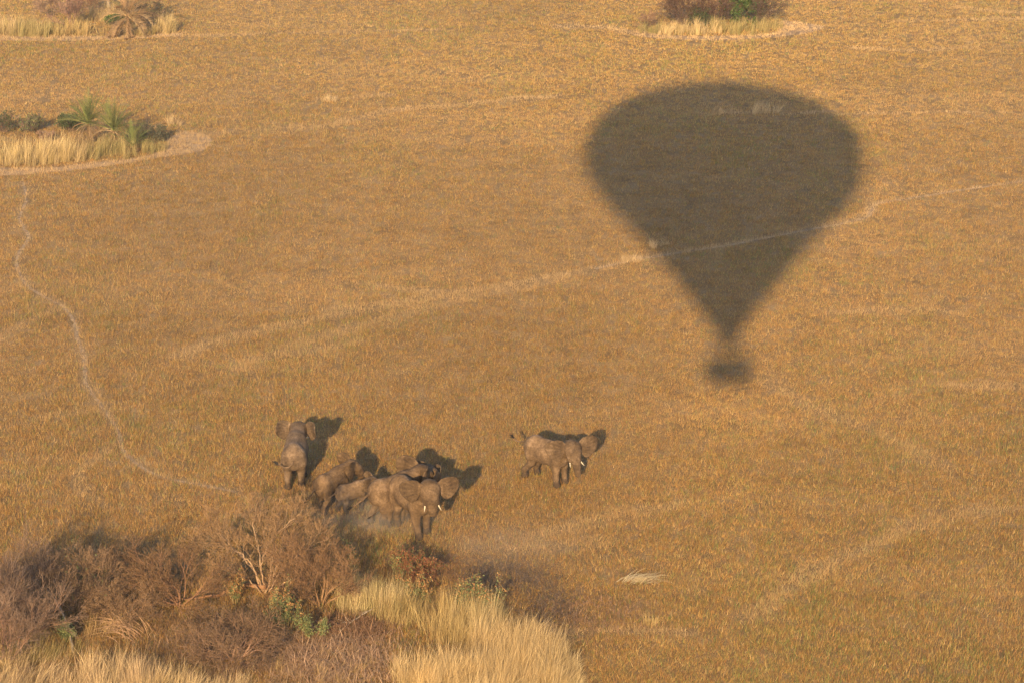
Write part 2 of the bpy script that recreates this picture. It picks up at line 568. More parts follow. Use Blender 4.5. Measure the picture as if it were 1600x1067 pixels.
T_STRAW = np.array((0.68, 0.5, 0.265))
T_GOLD = np.array((0.5, 0.335, 0.14))
T_GREEN = np.array((0.27, 0.235, 0.095))
T_YEL = np.array((0.5, 0.375, 0.165))
T_ROSE = np.array((0.4, 0.26, 0.155))
# ellipse of the bases, number of stalks, length, main colour, other colour, lean direction, bend
TALL = [
    (790, 1085, 118, 40, 4200, 1.75, T_STRAW, T_GOLD, (0.75, 0.65), 0.30),
    (800, 1028, 68, 36, 2600, 1.7, T_STRAW, T_GOLD, (0.75, 0.65), 0.30),
    (690, 1062, 75, 24, 1700, 1.45, T_STRAW, T_GOLD, (0.35, 0.9), 0.28),
    (872, 1068, 46, 30, 1100, 1.3, T_STRAW, T_YEL, (0.85, 0.5), 0.33),
    (580, 951, 60, 15, 1300, 1.75, T_STRAW, T_GREEN, (0.2, 0.9), 0.18),
    (625, 965, 50, 16, 700, 1.2, T_GOLD, T_GREEN, (0.5, 0.8), 0.3),
    (715, 985, 52, 32, 1300, 1.6, T_YEL, T_GOLD, (0.2, 0.9), 0.20),
    (745, 985, 40, 30, 900, 1.7, T_STRAW, T_GREEN, (0.4, 0.9), 0.22),
    (40, 1085, 110, 32, 2000, 1.7, T_STRAW, T_ROSE, (0.9, 0.4), 0.40),
    (185, 1080, 70, 32, 1700, 1.9, T_STRAW, T_ROSE, (0.35, 0.9), 0.26),
    (250, 1095, 70, 26, 1100, 1.5, T_STRAW, T_GOLD, (0.9, 0.4), 0.36),
    (330, 1085, 55, 16, 800, 1.1, T_STRAW, T_ROSE, (0.6, 0.7), 0.34),
    (15, 1035, 45, 16, 500, 1.3, T_GOLD, T_GREEN, (0.9, 0.5), 0.4),
    (75, 1015, 55, 22, 420, 0.9, T_GREEN, T_GOLD, (0.6, 0.5), 0.35),
    (170, 985, 40, 14, 300, 1.0, T_GOLD, T_ROSE, (0.8, 0.5), 0.4),
    (520, 1050, 80, 30, 420, 0.9, T_GOLD, T_ROSE, (0.4, 0.8), 0.4),
    # left middle islet
    (40, 252, 70, 9, 1500, 1.9, T_YEL, T_STRAW, (0.7, 0.6), 0.20),
    (95, 249, 40, 9, 1100, 2.0, T_STRAW, T_YEL, (0.8, 0.5), 0.22),
    (170, 244, 42, 9, 900, 1.6, T_YEL, T_GREEN, (0.6, 0.6), 0.24),
    (235, 234, 30, 7, 450, 1.4, T_GREEN, T_YEL, (0.7, 0.5), 0.22),
    (-30, 240, 30, 12, 500, 1.8, T_YEL, T_STRAW, (0.7, 0.5), 0.22),
    (275, 196, 12, 3, 90, 1.1, PALE, T_STRAW, (0.5, 0.5), 0.3),
    # far left islet
    (50, 54, 55, 6, 1200, 1.6, T_YEL, T_GREEN, (0.6, 0.5), 0.20),
    (5, 52, 40, 6, 600, 1.7, PALE, T_STRAW, (0.7, 0.5), 0.25),
    (115, 52, 50, 6, 600, 1.3, T_YEL, T_GOLD, (0.5, 0.6), 0.25),
    (150, 32, 45, 6, 500, 1.6, T_YEL, T_ROSE, (0.5, 0.6), 0.2),
    (258, 50, 20, 5, 600, 1.9, T_YEL, T_STRAW, (0.8, 0.4), 0.26),
    (215, 56, 30, 3, 250, 0.9, T_GREEN, T_GOLD, (0.5, 0.5), 0.3),
    # far islet at the top
    (1075, 52, 55, 5, 900, 1.25, T_STRAW, T_YEL, (0.7, 0.5), 0.24),
    (1160, 50, 55, 6, 1000, 1.35, T_YEL, T_GREEN, (0.6, 0.5), 0.22),
    (1020, 50, 26, 5, 300, 1.2, T_GREEN, T_YEL, (0.6, 0.5), 0.25),
    (1205, 46, 18, 4, 260, 1.3, T_YEL, T_GREEN, (0.8, 0.4), 0.28),
    # single pale tussocks out on the plain
    (515, 159, 14, 2, 130, 0.9, PALE, T_STRAW, (0.5, 0.5), 0.3),
    (1130, 178, 20, 2, 160, 0.8, PALE, T_STRAW, (0.5, 0.5), 0.3),
    (1195, 178, 24, 2, 240, 1.2, PALE, T_STRAW, (0.5, 0.5), 0.3),
    (985, 408, 18, 4, 170, 0.75, PALE, T_STRAW, (0.5, 0.5), 0.35),
    (1032, 385, 16, 4, 150, 0.8, PALE, T_STRAW, (0.5, 0.5), 0.35),
    (1015, 975, 12, 4, 90, 0.7, T_YEL, T_GOLD, (0.5, 0.5), 0.3),
]


def tall_grass():
    rg = np.random.default_rng(23)
    VV, QQ, TT, CC = [], [], [], []
    off = 0
    for (cx, cy, rx, ry, n, L, c1, c2, d, bend) in TALL:
        n = int(n * (2.1 if cy > 800 else 1.5))
        L = L * (1.32 if cy < 70 else 1.1 if cy < 300 else 1.0)
        P = scatter_patch(rg, cx, cy, rx, ry, n)
        # stalks stand together in tussocks of their own height, hue and lean
        q = max(5, n // 42)
        cent = scatter_patch(rg, cx, cy, rx * 1.08, ry * 1.12, q)
        ci = rg.integers(0, q, n)
        P = np.where((rg.random(n) < 0.8)[:, None], cent[ci] + rg.normal(0, 0.13, (n, 3)) * np.array((1, 1, 0)), P)
        tl = (0.42 + 0.78 * rg.random(q) ** 0.8)[ci]
        ta = rg.normal(0, 0.65, q)[ci]
        ang = math.atan2(d[1], d[0]) + ta + rg.normal(0, 0.75, n)
        dirxy = np.stack([np.cos(ang), np.sin(ang)], 1)
        tb = (0.7 + 0.7 * rg.random(q))[ci]
        b = np.clip(bend * tb * (0.3 + 1.3 * rg.random(n)) + rg.normal(0, 0.07, n), 0.02, 0.95)
        far = 1.0 + np.clip((P[:, 1] - 125) / 110, 0, 1) * 1.0
        W = (0.009 + 0.010 * rg.random(n)) * far
        mixc = np.clip((rg.random(q)[ci] * 0.9 + rg.random(n) * 0.5) - 0.30, 0, 1)[:, None]
        C = (c1 * (1 - mixc) + c2 * mixc) * (0.62 + 0.5 * rg.random(n))[:, None] * (0.74 + 0.45 * rg.random(q))[ci][:, None]
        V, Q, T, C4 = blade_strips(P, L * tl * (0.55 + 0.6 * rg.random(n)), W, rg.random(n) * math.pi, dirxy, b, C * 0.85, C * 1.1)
        VV.append(V); QQ.append(Q + off); TT.append(T + off); CC.append(C4)
        off += len(V)
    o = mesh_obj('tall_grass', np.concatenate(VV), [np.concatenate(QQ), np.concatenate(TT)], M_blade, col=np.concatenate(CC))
    tag(o, 'tall straw-coloured and yellow-green grass growing round the shrubs and on the islets', 'tall grass', kind='stuff')


tall_grass()


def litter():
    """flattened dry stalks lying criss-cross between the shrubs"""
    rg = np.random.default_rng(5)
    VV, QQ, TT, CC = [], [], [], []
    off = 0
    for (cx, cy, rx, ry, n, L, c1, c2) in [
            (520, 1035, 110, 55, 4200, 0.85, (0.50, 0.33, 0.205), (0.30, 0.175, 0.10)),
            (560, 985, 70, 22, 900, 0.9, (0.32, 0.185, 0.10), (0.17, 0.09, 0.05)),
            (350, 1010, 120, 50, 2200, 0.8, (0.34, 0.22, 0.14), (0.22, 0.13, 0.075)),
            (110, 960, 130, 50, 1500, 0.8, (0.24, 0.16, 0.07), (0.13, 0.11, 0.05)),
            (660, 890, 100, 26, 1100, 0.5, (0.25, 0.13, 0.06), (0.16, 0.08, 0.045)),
            (790, 905, 95, 38, 2600, 0.45, (0.19, 0.13, 0.09), (0.11, 0.078, 0.056)),  # dark stalks that paint the shadow cast by the tall straw
            (860, 950, 45, 40, 1300, 0.4, (0.20, 0.14, 0.10), (0.11, 0.08, 0.06)),  # the straw shadow carried on, again put into the stalk colour
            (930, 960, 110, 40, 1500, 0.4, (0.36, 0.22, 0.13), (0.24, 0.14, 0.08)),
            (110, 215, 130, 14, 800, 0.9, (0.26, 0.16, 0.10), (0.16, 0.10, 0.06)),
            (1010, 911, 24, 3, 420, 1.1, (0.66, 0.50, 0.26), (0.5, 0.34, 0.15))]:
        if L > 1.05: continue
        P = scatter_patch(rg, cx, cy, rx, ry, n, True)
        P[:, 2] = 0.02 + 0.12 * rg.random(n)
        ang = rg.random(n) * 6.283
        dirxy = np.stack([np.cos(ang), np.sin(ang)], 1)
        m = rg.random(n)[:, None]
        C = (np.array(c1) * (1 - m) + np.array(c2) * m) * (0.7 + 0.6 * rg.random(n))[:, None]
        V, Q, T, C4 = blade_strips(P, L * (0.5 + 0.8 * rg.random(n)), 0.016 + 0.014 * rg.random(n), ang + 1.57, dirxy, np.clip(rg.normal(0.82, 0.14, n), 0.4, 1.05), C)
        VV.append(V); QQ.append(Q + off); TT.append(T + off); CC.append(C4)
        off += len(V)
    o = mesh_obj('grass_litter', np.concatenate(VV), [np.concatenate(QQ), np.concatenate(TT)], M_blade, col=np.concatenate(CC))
    tag(o, 'flattened pinkish-brown dry stalks lying between the shrubs, some coloured dark as the straw shadow', 'dry litter', kind='stuff')


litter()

# the pale flattened sheaf out on the plain
rg = np.random.default_rng(8)
c = G(1010, 913)
n = 120
P = np.stack([rg.normal(-0.6, 0.42, n), rg.normal(0, 0.15, n), 0.10 + 0.16 * rg.random(n)], 1)
ang = rg.normal(0.06, 0.24, n)
C = (np.array((0.78, 0.62, 0.36)) * (0.65 + 0.5 * rg.random(n))[:, None])
V, Q, T, C4 = blade_strips(P, 0.6 + 0.8 * rg.random(n), 0.018 + 0.012 * rg.random(n), ang + 1.57, np.stack([np.cos(ang), np.sin(ang)], 1), np.clip(rg.normal(0.84, 0.07, n), 0.7, 1), C)
o = mesh_obj('straw_clump', V, [Q, T], M_blade, col=C4)
o.location = c
tag(o, 'pale flattened straw clump lying alone on the open brown grass', 'straw clump')

# ------------------------------------------------------------------ woody plants


def tubes(segs, sides=3):
    """segs: list of (p0, p1, r0, r1)"""
    n = len(segs)
    A = np.array([s[0] for s in segs]); B = np.array([s[1] for s in segs])
    r0 = np.array([s[2] for s in segs]); r1 = np.array([s[3] for s in segs])
    d = B - A
    d /= np.linalg.norm(d, axis=1)[:, None] + 1e-9
    ref = np.where(np.abs(d[:, 2:3]) > 0.9, np.array([[1.0, 0, 0]]), np.array([[0, 0, 1.0]]))
    u = np.cross(d, ref); u /= np.linalg.norm(u, axis=1)[:, None] + 1e-9
    v = np.cross(d, u)
    V = np.empty((n, 2 * sides, 3))
    for k in range(sides):
        a = 2 * math.pi * k / sides
        o = u * math.cos(a) + v * math.sin(a)
        V[:, k] = A + o * r0[:, None]
        V[:, sides + k] = B + o * r1[:, None]
    b = np.arange(n)[:, None] * 2 * sides
    F = np.concatenate([b + np.array([k, (k + 1) % sides, sides + (k + 1) % sides, sides + k]) for k in range(sides)])
    return V.reshape(-1, 3), F


def unit(v):
    return v / (np.linalg.norm(v) + 1e-9)


def grow(rnd, p, d, L, r, lev, maxlev, segs, tips, kids, up=0.06, wig=0.16, spread=0.75, shrink=0.62):
    n = 5 if lev < 2 else 3
    pts = [p]
    dirs = [d]
    for i in range(n):
        d = unit(d + np.array([rnd.gauss(0, wig), rnd.gauss(0, wig), rnd.gauss(0, wig) + up]))
        q = p + d * (L / n)
        ra, rb = r * (1 - 0.75 * i / n), r * (1 - 0.75 * (i + 1) / n)
        segs.append((p, q, ra, rb, lev))
        p = q
        pts.append(p); dirs.append(d)
    tips.append((p, d, lev))
    if lev >= maxlev: return
    for k in range(kids[lev]):
        t = 0.25 + 0.75 * (k + rnd.random()) / kids[lev]
        i = min(n - 1, int(t * n))
        base = pts[i] + (pts[i + 1] - pts[i]) * (t * n - i if t < 1 else 1)
        side = unit(np.cross(dirs[i], np.array([rnd.gauss(0, 1), rnd.gauss(0, 1), rnd.gauss(0, 1)])))
        nd = unit(dirs[i] + side * spread * rnd.uniform(0.6, 1.25))
        grow(rnd, base, nd, L * shrink * rnd.uniform(0.7, 1.2) * (1.15 - 0.4 * t), max(r * 0.5 * (1 - 0.5 * t), 0.005), lev + 1, maxlev, segs, tips, kids, up, wig, spread, shrink)


def leaf_cloud(rnd_np, centres, per, size, cols, jit):
    n = len(centres) * per
    P = np.repeat(np.array(centres), per, axis=0) + rnd_np.normal(0, jit, (n, 3))
    P[:, 2] = np.maximum(P[:, 2], 0.04)
    a = rnd_np.normal(0, 1, (n, 3)); a /= np.linalg.norm(a, axis=1)[:, None]
    b = np.cross(a, rnd_np.normal(0, 1, (n, 3))); b /= np.linalg.norm(b, axis=1)[:, None]
    s = size * (0.6 + 0.8 * rnd_np.random(n))[:, None]
    V = np.stack([P - a * s, P + b * s * 0.45, P + a * s, P - b * s * 0.45], 1)
    F = np.arange(n * 4).reshape(n, 4)
    cols = np.array(cols)
    C = cols[rnd_np.integers(0, len(cols), n)] * (0.65 + 0.7 * rnd_np.random(n))[:, None]
    return V.reshape(-1, 3), F, np.repeat(C, 4, axis=0)


def shrub(name, loc, h, stems, kids, seed, lean=0.6, stem_col=(0.30, 0.18, 0.105), twig_col=(0.19, 0.095, 0.052), r0=0.045, spread=0.75,
          label='', cat='shrub', group=None, leaf=None, tilt=(0, 0), up=0.06, wig=0.16, thick=0.0065, shrink=0.62, base_r=0.25):
    h *= 1.32 if loc[1] > 215 else 1.1 if loc[1] > 150 else 1.0
    rnd = random.Random(seed)
    rn = np.random.default_rng(seed)
    segs, tips = [], []
    for i in range(stems):
        a = 6.283 * (i + rnd.random()) / stems
        l = lean * rnd.uniform(0.25, 1.1)
        d = unit(np.array([math.cos(a) * l + tilt[0], math.sin(a) * l + tilt[1], 1.0]))
        p = np.array([math.cos(a) * base_r * rnd.random(), math.sin(a) * base_r * rnd.random(), -0.05])
        grow(rnd, p, d, h * rnd.uniform(0.5, 0.78), r0 * rnd.uniform(0.6, 1.2), 0, len(kids), segs, tips, kids, up, wig, spread, shrink)
    root = empty(name, tuple(loc))
    tag(root, label, cat, group)
    nb = 2 if len(kids) >= 4 else 1
    big = [s for s in segs if s[4] <= nb]
    small = [s for s in segs if s[4] > nb]
    V, F = tubes([(s[0], s[1], max(s[2], thick * 1.3), max(s[3], thick)) for s in big], 4)
    lv = np.array([min(s[4], 2) for s in big])
    c = (np.array(stem_col)[None] * (1.15 - 0.18 * lv)[:, None] * (0.75 + 0.5 * rn.random(len(big)))[:, None]).repeat(8, axis=0)
    mesh_obj('branches', V, F, M_twig, root, c)
    if small:
        V, F = tubes([(s[0], s[1], max(s[2], thick), max(s[3], thick * 0.75)) for s in small], 3)
        c = np.array(twig_col) * (0.6 + 0.8 * np.repeat(rn.random(len(small)), 6))[:, None]
        mesh_obj('twigs', V, F, M_twig, root, c)
    if leaf:
        frac, per, size, cols = leaf
        cs = [t[0] for t in tips if t[2] >= 1 and rnd.random() < frac]
        if cs:
            V, F, c = leaf_cloud(rn, cs, per, size, cols, size * 1.3)
            mesh_obj('leaves', V, F, M_leaf, root, c)
    return root


TW1 = (0.175, 0.110, 0.064)
TW2 = (0.135, 0.080, 0.043)
TW3 = (0.165, 0.110, 0.080)
PALEW = (0.28, 0.185, 0.115)
LG = [(0.075, 0.105, 0.035), (0.11, 0.13, 0.045), (0.055, 0.085, 0.03)]
LW = [(0.15, 0.17, 0.07), (0.105, 0.135, 0.055), (0.20, 0.20, 0.08)]
LG2 = [(0.07, 0.12, 0.03), (0.045, 0.085, 0.022), (0.12, 0.15, 0.05)]
LR = [(0.20, 0.095, 0.045), (0.15, 0.07, 0.04), (0.11, 0.11, 0.045)]

GF = 'bare shrubs on the near islet'
def bough_shrub(loc, seed):
    """the largest shrub: bare boughs fan out from one foot, each carrying a spray of fine twigs"""
    rnd = random.Random(seed)
    rn = np.random.default_rng(seed)
    root = empty('bare_shrub', tuple(loc))
    tag(root, 'largest bare shrub, with pale grey-tan branches fanning upward in front of the elephants', 'shrub', GF)
    boughs = [
        ([(0, 0, -.1), (-.35, 0, 1.0), (-.75, .1, 2.0), (-1.35, .2, 2.75), (-2.2, .3, 3.05), (-3.2, .4, 3.1)], .046),
        ([(0, .1, -.1), (-.2, .2, 1.5), (.0, .3, 2.7), (.5, .4, 3.7), (1.3, .6, 4.6), (1.9, .7, 5.3)], .046),
        ([(.15, 0, -.1), (.55, -.1, 1.0), (1.1, 0, 1.9), (1.9, .1, 2.6), (2.5, .2, 3.2), (2.9, .3, 4.0)], .046),
        ([(0, .2, -.1), (-.25, .5, 1.6), (-.45, .8, 3.0), (-.6, 1.0, 4.2), (-.5, 1.1, 5.0)], .046),
        ([(.2, .1, -.1), (.6, .6, 1.5), (.9, .9, 2.8), (1.1, 1.1, 4.0)], .055),
        ([(-.1, .1, -.1), (-.8, .6, 1.5), (-1.7, .9, 2.6), (-2.5, 1.1, 3.6), (-2.9, 1.2, 4.3)], .06),
        ([(.2, -.1, -.1), (1.0, -.3, .8), (2.0, -.3, 1.4), (3.0, -.2, 1.8)], .05),
        ([(-.1, -.1, -.1), (-.7, -.5, 1.0), (-1.3, -.8, 1.8), (-2.0, -1.0, 2.3)], .045),
        ([(.1, .3, -.1), (.3, 1.1, 1.3), (.3, 1.9, 2.4), (.1, 2.6, 3.3)], .05),
        ([(.0, -.2, -.1), (.3, -.6, 1.0), (.5, -.9, 2.0), (.6, -1.0, 2.8)], .04),
    ]
    segs, tips = [], []
    for pts, r in boughs:
        c = smooth_line([np.array(p, float) * np.array((.95, .9, .80)) for p in pts], 4)
        n = len(c) - 1
        c[1:] += rn.normal(0, .035, (n, 3))
        for i in range(n):
            ra, rb = r * (1 - .72 * i / n), r * (1 - .72 * (i + 1) / n)
            segs.append((c[i], c[i + 1], ra, rb, 0))
            if i / n > .32:
                for q in range(rnd.choice((1, 1, 2))):
                    d = unit(c[i + 1] - c[i])
                    side = unit(np.cross(d, rn.normal(0, 1, 3)))
                    grow(rnd, c[i + 1], unit(d + side * rnd.uniform(.5, 1.1) + np.array((0, 0, .25))), rnd.uniform(.8, 1.5), ra * .42, 1, 4, segs, tips, (0, 5, 5, 3), .05, .15, .62, .56)
    big = [q for q in segs if q[4] <= 1]
    mid = [q for q in segs if q[4] > 1]
    V, F = tubes([(q[0], q[1], max(q[2], .010), max(q[3], .008)) for q in big], 5)
    mesh_obj('branches', V, F, M_twig, root, np.repeat(np.array(PALEW)[None] * np.array([1.1 if q[4] == 0 else .82 for q in big])[:, None] * (.8 + .4 * rn.random(len(big)))[:, None], 10, axis=0))
    V, F = tubes([(q[0], q[1], max(q[2], .006), max(q[3], .005)) for q in mid], 3)
    mesh_obj('twigs', V, F, M_twig, root, np.repeat(np.array((.205, .125, .066))[None] * (.6 + .8 * rn.random(len(mid)))[:, None], 6, axis=0))


bough_shrub(G(415, 925), 2)
shrub('bare_shrub', G(280, 945), 3.6, 11, (6, 6, 5, 3), 3, 1.4, (0.24, 0.13, 0.075), TW2, 0.045, 0.85, 'dense rounded rusty-brown twig shrub left of the largest pale-branched shrub', group=GF, up=0.03, thick=0.006)
shrub('bare_shrub', G(500, 945), 3.9, 11, (6, 6, 5, 3), 4, 1.0, (0.22, 0.13, 0.07), (0.165, 0.092, 0.048), 0.045, 0.7, 'reddish twig shrub beside the yellow-green tall grass, below the two smaller elephants', group=GF, thick=0.006)
shrub('bare_shrub', G(120, 955), 3.5, 11, (6, 6, 5, 3), 5, 1.2, (0.28, 0.17, 0.10), TW1, 0.04, 0.8, 'open brown twig shrub with a few yellow-green leaves and pale crossing stems', group=GF, leaf=(0.012, 3, 0.05, LW), thick=0.006, up=0.03)
shrub('bare_shrub', G(12, 1035), 5.0, 18, (6, 6, 5, 3), 6, 0.95, (0.26, 0.15, 0.10), TW3, 0.035, 0.6, 'mauve-brown broom-like twig shrub at the left edge behind the straw grass', group=GF, thick=0.006)
shrub('bare_shrub', G(370, 1030), 2.9, 15, (6, 6, 5, 3), 7, 1.6, (0.24, 0.14, 0.09), (0.135, 0.085, 0.052), 0.035, 0.9, 'low sprawling grey-brown twig shrub below the fallen log', group=GF, up=0.0, thick=0.006)
shrub('bare_shrub', G(195, 905), 2.4, 8, (6, 5, 4, 2), 8, 1.2, (0.22, 0.12, 0.07), TW2, 0.035, 0.85, 'dark brown twig shrub farthest back on the near islet, against the open grass', group=GF, thick=0.006, up=0.03)
shrub('bare_shrub', G(45, 950), 3.6, 11, (6, 6, 5, 2), 10, 1.1, (0.25, 0.15, 0.09), TW3, 0.03, 0.8, 'thin see-through mauve twig shrub at the left edge against the open plain', group=GF, thick=0.006)
shrub('bare_shrub', G(190, 965), 2.6, 12, (6, 6, 5, 2), 13, 1.4, (0.26, 0.15, 0.085), TW1, 0.03, 0.9, 'waist-high rusty twig shrub between the broken pale branch and the fallen log', group=GF, thick=0.006, up=0.0)

shrub('rust_shrub', G(650, 912), 1.9, 9, (5, 5, 5), 12, 0.9, (0.20, 0.085, 0.045), (0.20, 0.08, 0.04), 0.025, 0.8, 'small rust-red dead shrub behind the yellow-green grass', leaf=(0.5, 3, 0.06, LR))


def weed(loc, h, stems, seed, label, heads, leafy, group='leafy weeds among the grass'):
    rnd = random.Random(seed)
    rn = np.random.default_rng(seed)
    root = empty('leafy_weed', tuple(loc))
    tag(root, label, 'weed', group)
    segs, tips = [], []
    for i in range(stems):
        a = 6.283 * rnd.random()
        l = rnd.uniform(0.1, 0.55)
        grow(rnd, np.array([math.cos(a) * 0.3 * rnd.random(), math.sin(a) * 0.3 * rnd.random(), 0]), unit(np.array([math.cos(a) * l, math.sin(a) * l, 1])),
             h * rnd.uniform(0.55, 0.95), 0.02, 0, 1, segs, tips, (6,), 0.08, 0.1, 0.7, 0.34)
    V, F = tubes([s[:4] for s in segs], 3)
    mesh_obj('stems', V, F, M_twig, root, np.tile(np.array((0.20, 0.15, 0.07)), (len(V), 1)))
    cs = [s[0] + (s[1] - s[0]) * rnd.random() for s in segs if s[0][2] > h * 0.2 for _ in range(leafy)]
    V, F, c = leaf_cloud(rn, cs, 2, 0.05, LW, 0.08)
    mesh_obj('leaves', V, F, M_leaf, root, c)
    if heads:
        ht = [t[0] for t in tips if t[0][2] > h * 0.45]
        V, F, c = leaf_cloud(rn, ht, heads, 0.05, [(0.36, 0.19, 0.075), (0.28, 0.13, 0.05), (0.42, 0.26, 0.11)], 0.075)
        mesh_obj('flower_heads', V, F, M_leaf, root, c)
    return root


weed(G(445, 985), 2.5, 12, 31, 'green leafy weed topped with orange-brown dried flower heads in front of the largest bare shrub', 12, 3)
weed(G(365, 945), 1.7, 8, 32, 'ochre-headed weed growing over the fallen reddish log', 14, 1)
weed(G(730, 960), 2.3, 9, 33, 'tall thin weed with brown flower heads rising above the straw grass', 7, 2)
weed(G(655, 950), 1.9, 7, 34, 'weed with dark rust-brown seed heads between the two grass stands', 12, 1)
weed(G(535, 905), 2.3, 5, 35, 'sparse green weed behind the yellow-green tall grass, nearest the dust', 3, 2)
weed(G(150, 925), 1.9, 7, 36, 'yellow-green leafy weed among the brown twigs of the open shrub', 3, 2)
weed(G(80, 915), 2.0, 6, 37, 'ochre-headed weed standing at the left among mauve twigs', 10, 1)
weed(G(490, 1000), 1.3, 7, 38, 'low grey-green weed beside the pinkish litter', 0, 3)
weed(G(630, 905), 1.8, 6, 39, 'pale green weed beside the rust-red dead shrub', 5, 2)
weed(G(770, 965), 2.0, 6, 40, 'green weed with orange heads at the right end of the weeds, above the pale straw', 8, 2)
weed(G(110, 1000), 1.1, 8, 41, 'low bright green weed in the shade beside the broken pale branch', 0, 4)


def fallen(name, pts, r, label, mat, cat, sub=0, seed=1):
    """a log or broken limb lying on the ground: bent tapered tube with a few stubs"""
    rnd = random.Random(seed)
    g = smooth_line(pts, 5)
    o0 = g[0].copy(); o0[2] = 0
    g = g - o0
    segs = []
    n = len(g)
    g[1:-1] += np.array([[rnd.gauss(0, r * 0.25) for _ in range(3)] for _ in range(n - 2)])
    for i in range(n - 1):
        segs.append((g[i], g[i + 1] + (g[i + 1] - g[i]) * 0.04, r * (1 - 0.6 * i / n), r * (1 - 0.6 * (i + 1) / n)))
    for k in range(sub):
        i = rnd.randrange(n // 3, n - 1)
        d = unit(np.array([rnd.gauss(0, 1), rnd.gauss(0, 1), abs(rnd.gauss(0, 0.8))]))
        p = g[i]
        for j in range(3):
            q = p + d * rnd.uniform(0.15, 0.3)
            segs.append((p, q, r * (0.4 - 0.1 * j), r * (0.3 - 0.1 * j)))
            p = q; d = unit(d + np.array([rnd.gauss(0, .25), rnd.gauss(0, .25), rnd.gauss(0, .2)]))
    V, F = tubes(segs, 8)
    cap = np.array([list(range(8))[::-1]])
    o = mesh_obj(name, V, [F, cap], mat, smooth=True)
    o.location = o0
    tag(o, label, cat)
    return o


def up(p, z):
    p = p.copy(); p[2] = z
    return p


fallen('fallen_log', [up(G(416, 925), .30), up(G(375, 922), .32), up(G(345, 932), .2), up(G(310, 937), .14), up(G(270, 938), .12)], 0.13, 'reddish-brown fallen log lying under the largest bare shrub', M_log, 'log', 5, 3)
fallen('broken_branch', [up(G(114, 1020), .05), up(G(111, 1005), .3), up(G(103, 985), .7), up(G(92, 972), 1.1), up(G(78, 962), 1.5)], 0.075, 'pale broken branch leaning up out of the straw grass', M_bark, 'branch', 2, 4)
fallen('fallen_branch', [up(G(535, 982), .12), up(G(510, 975), .2), up(G(490, 975), .12)], 0.10, 'thick pinkish fallen branch lying on the dry litter', M_log, 'branch', 3, 5)
fallen('fallen_branch', [up(G(530, 988), .1), up(G(560, 972), .3), up(G(590, 960), .5)], 0.05, 'thin tan fallen branch propped toward the yellow-green grass', M_bark, 'branch', 4, 6)
fallen('dead_branch', [up(G(165, 985), .1), up(G(215, 960), .6), up(G(240, 930), 1.2), up(G(262, 920), 1.5)], 0.035, 'thin pale dead branch rising left of the fallen reddish log', M_bark, 'branch', 3, 7)


def arching(loc, seed, label):
    """bundle of long bare canes arching over to one side"""
    rnd = random.Random(seed)
    segs = []
    for i in range(60):
        p = np.array([rnd.gauss(0, .5), rnd.gauss(0, .4), 0])
        a = rnd.gauss(2.6, .7)
        d = unit(np.array([math.cos(a) * .5, math.sin(a) * .3, 1]))
        L = rnd.uniform(1.2, 2.8)
        for j in range(8):
            d = unit(d + np.array([math.cos(a) * .18, math.sin(a) * .1, -.16]))
            q = p + d * L / 8
            if q[2] < 0.02: break
            segs.append((p, q, 0.018 * (1 - j / 9), 0.018 * (1 - (j + 1) / 9)))
            p = q
    V, F = tubes(segs, 4)
    rn = np.random.default_rng(seed)
    o = mesh_obj('arching_canes', V, F, M_twig, col=np.array((0.34, 0.21, 0.125)) * (0.65 + 0.6 * np.repeat(rn.random(len(segs)), 8))[:, None])
    o.location = loc
    tag(o, label, 'canes')


arching(G(205, 990), 4, 'bundle of long tan canes arching left above the straw grass')

# ------------------------------------------------------------------ palms, islets


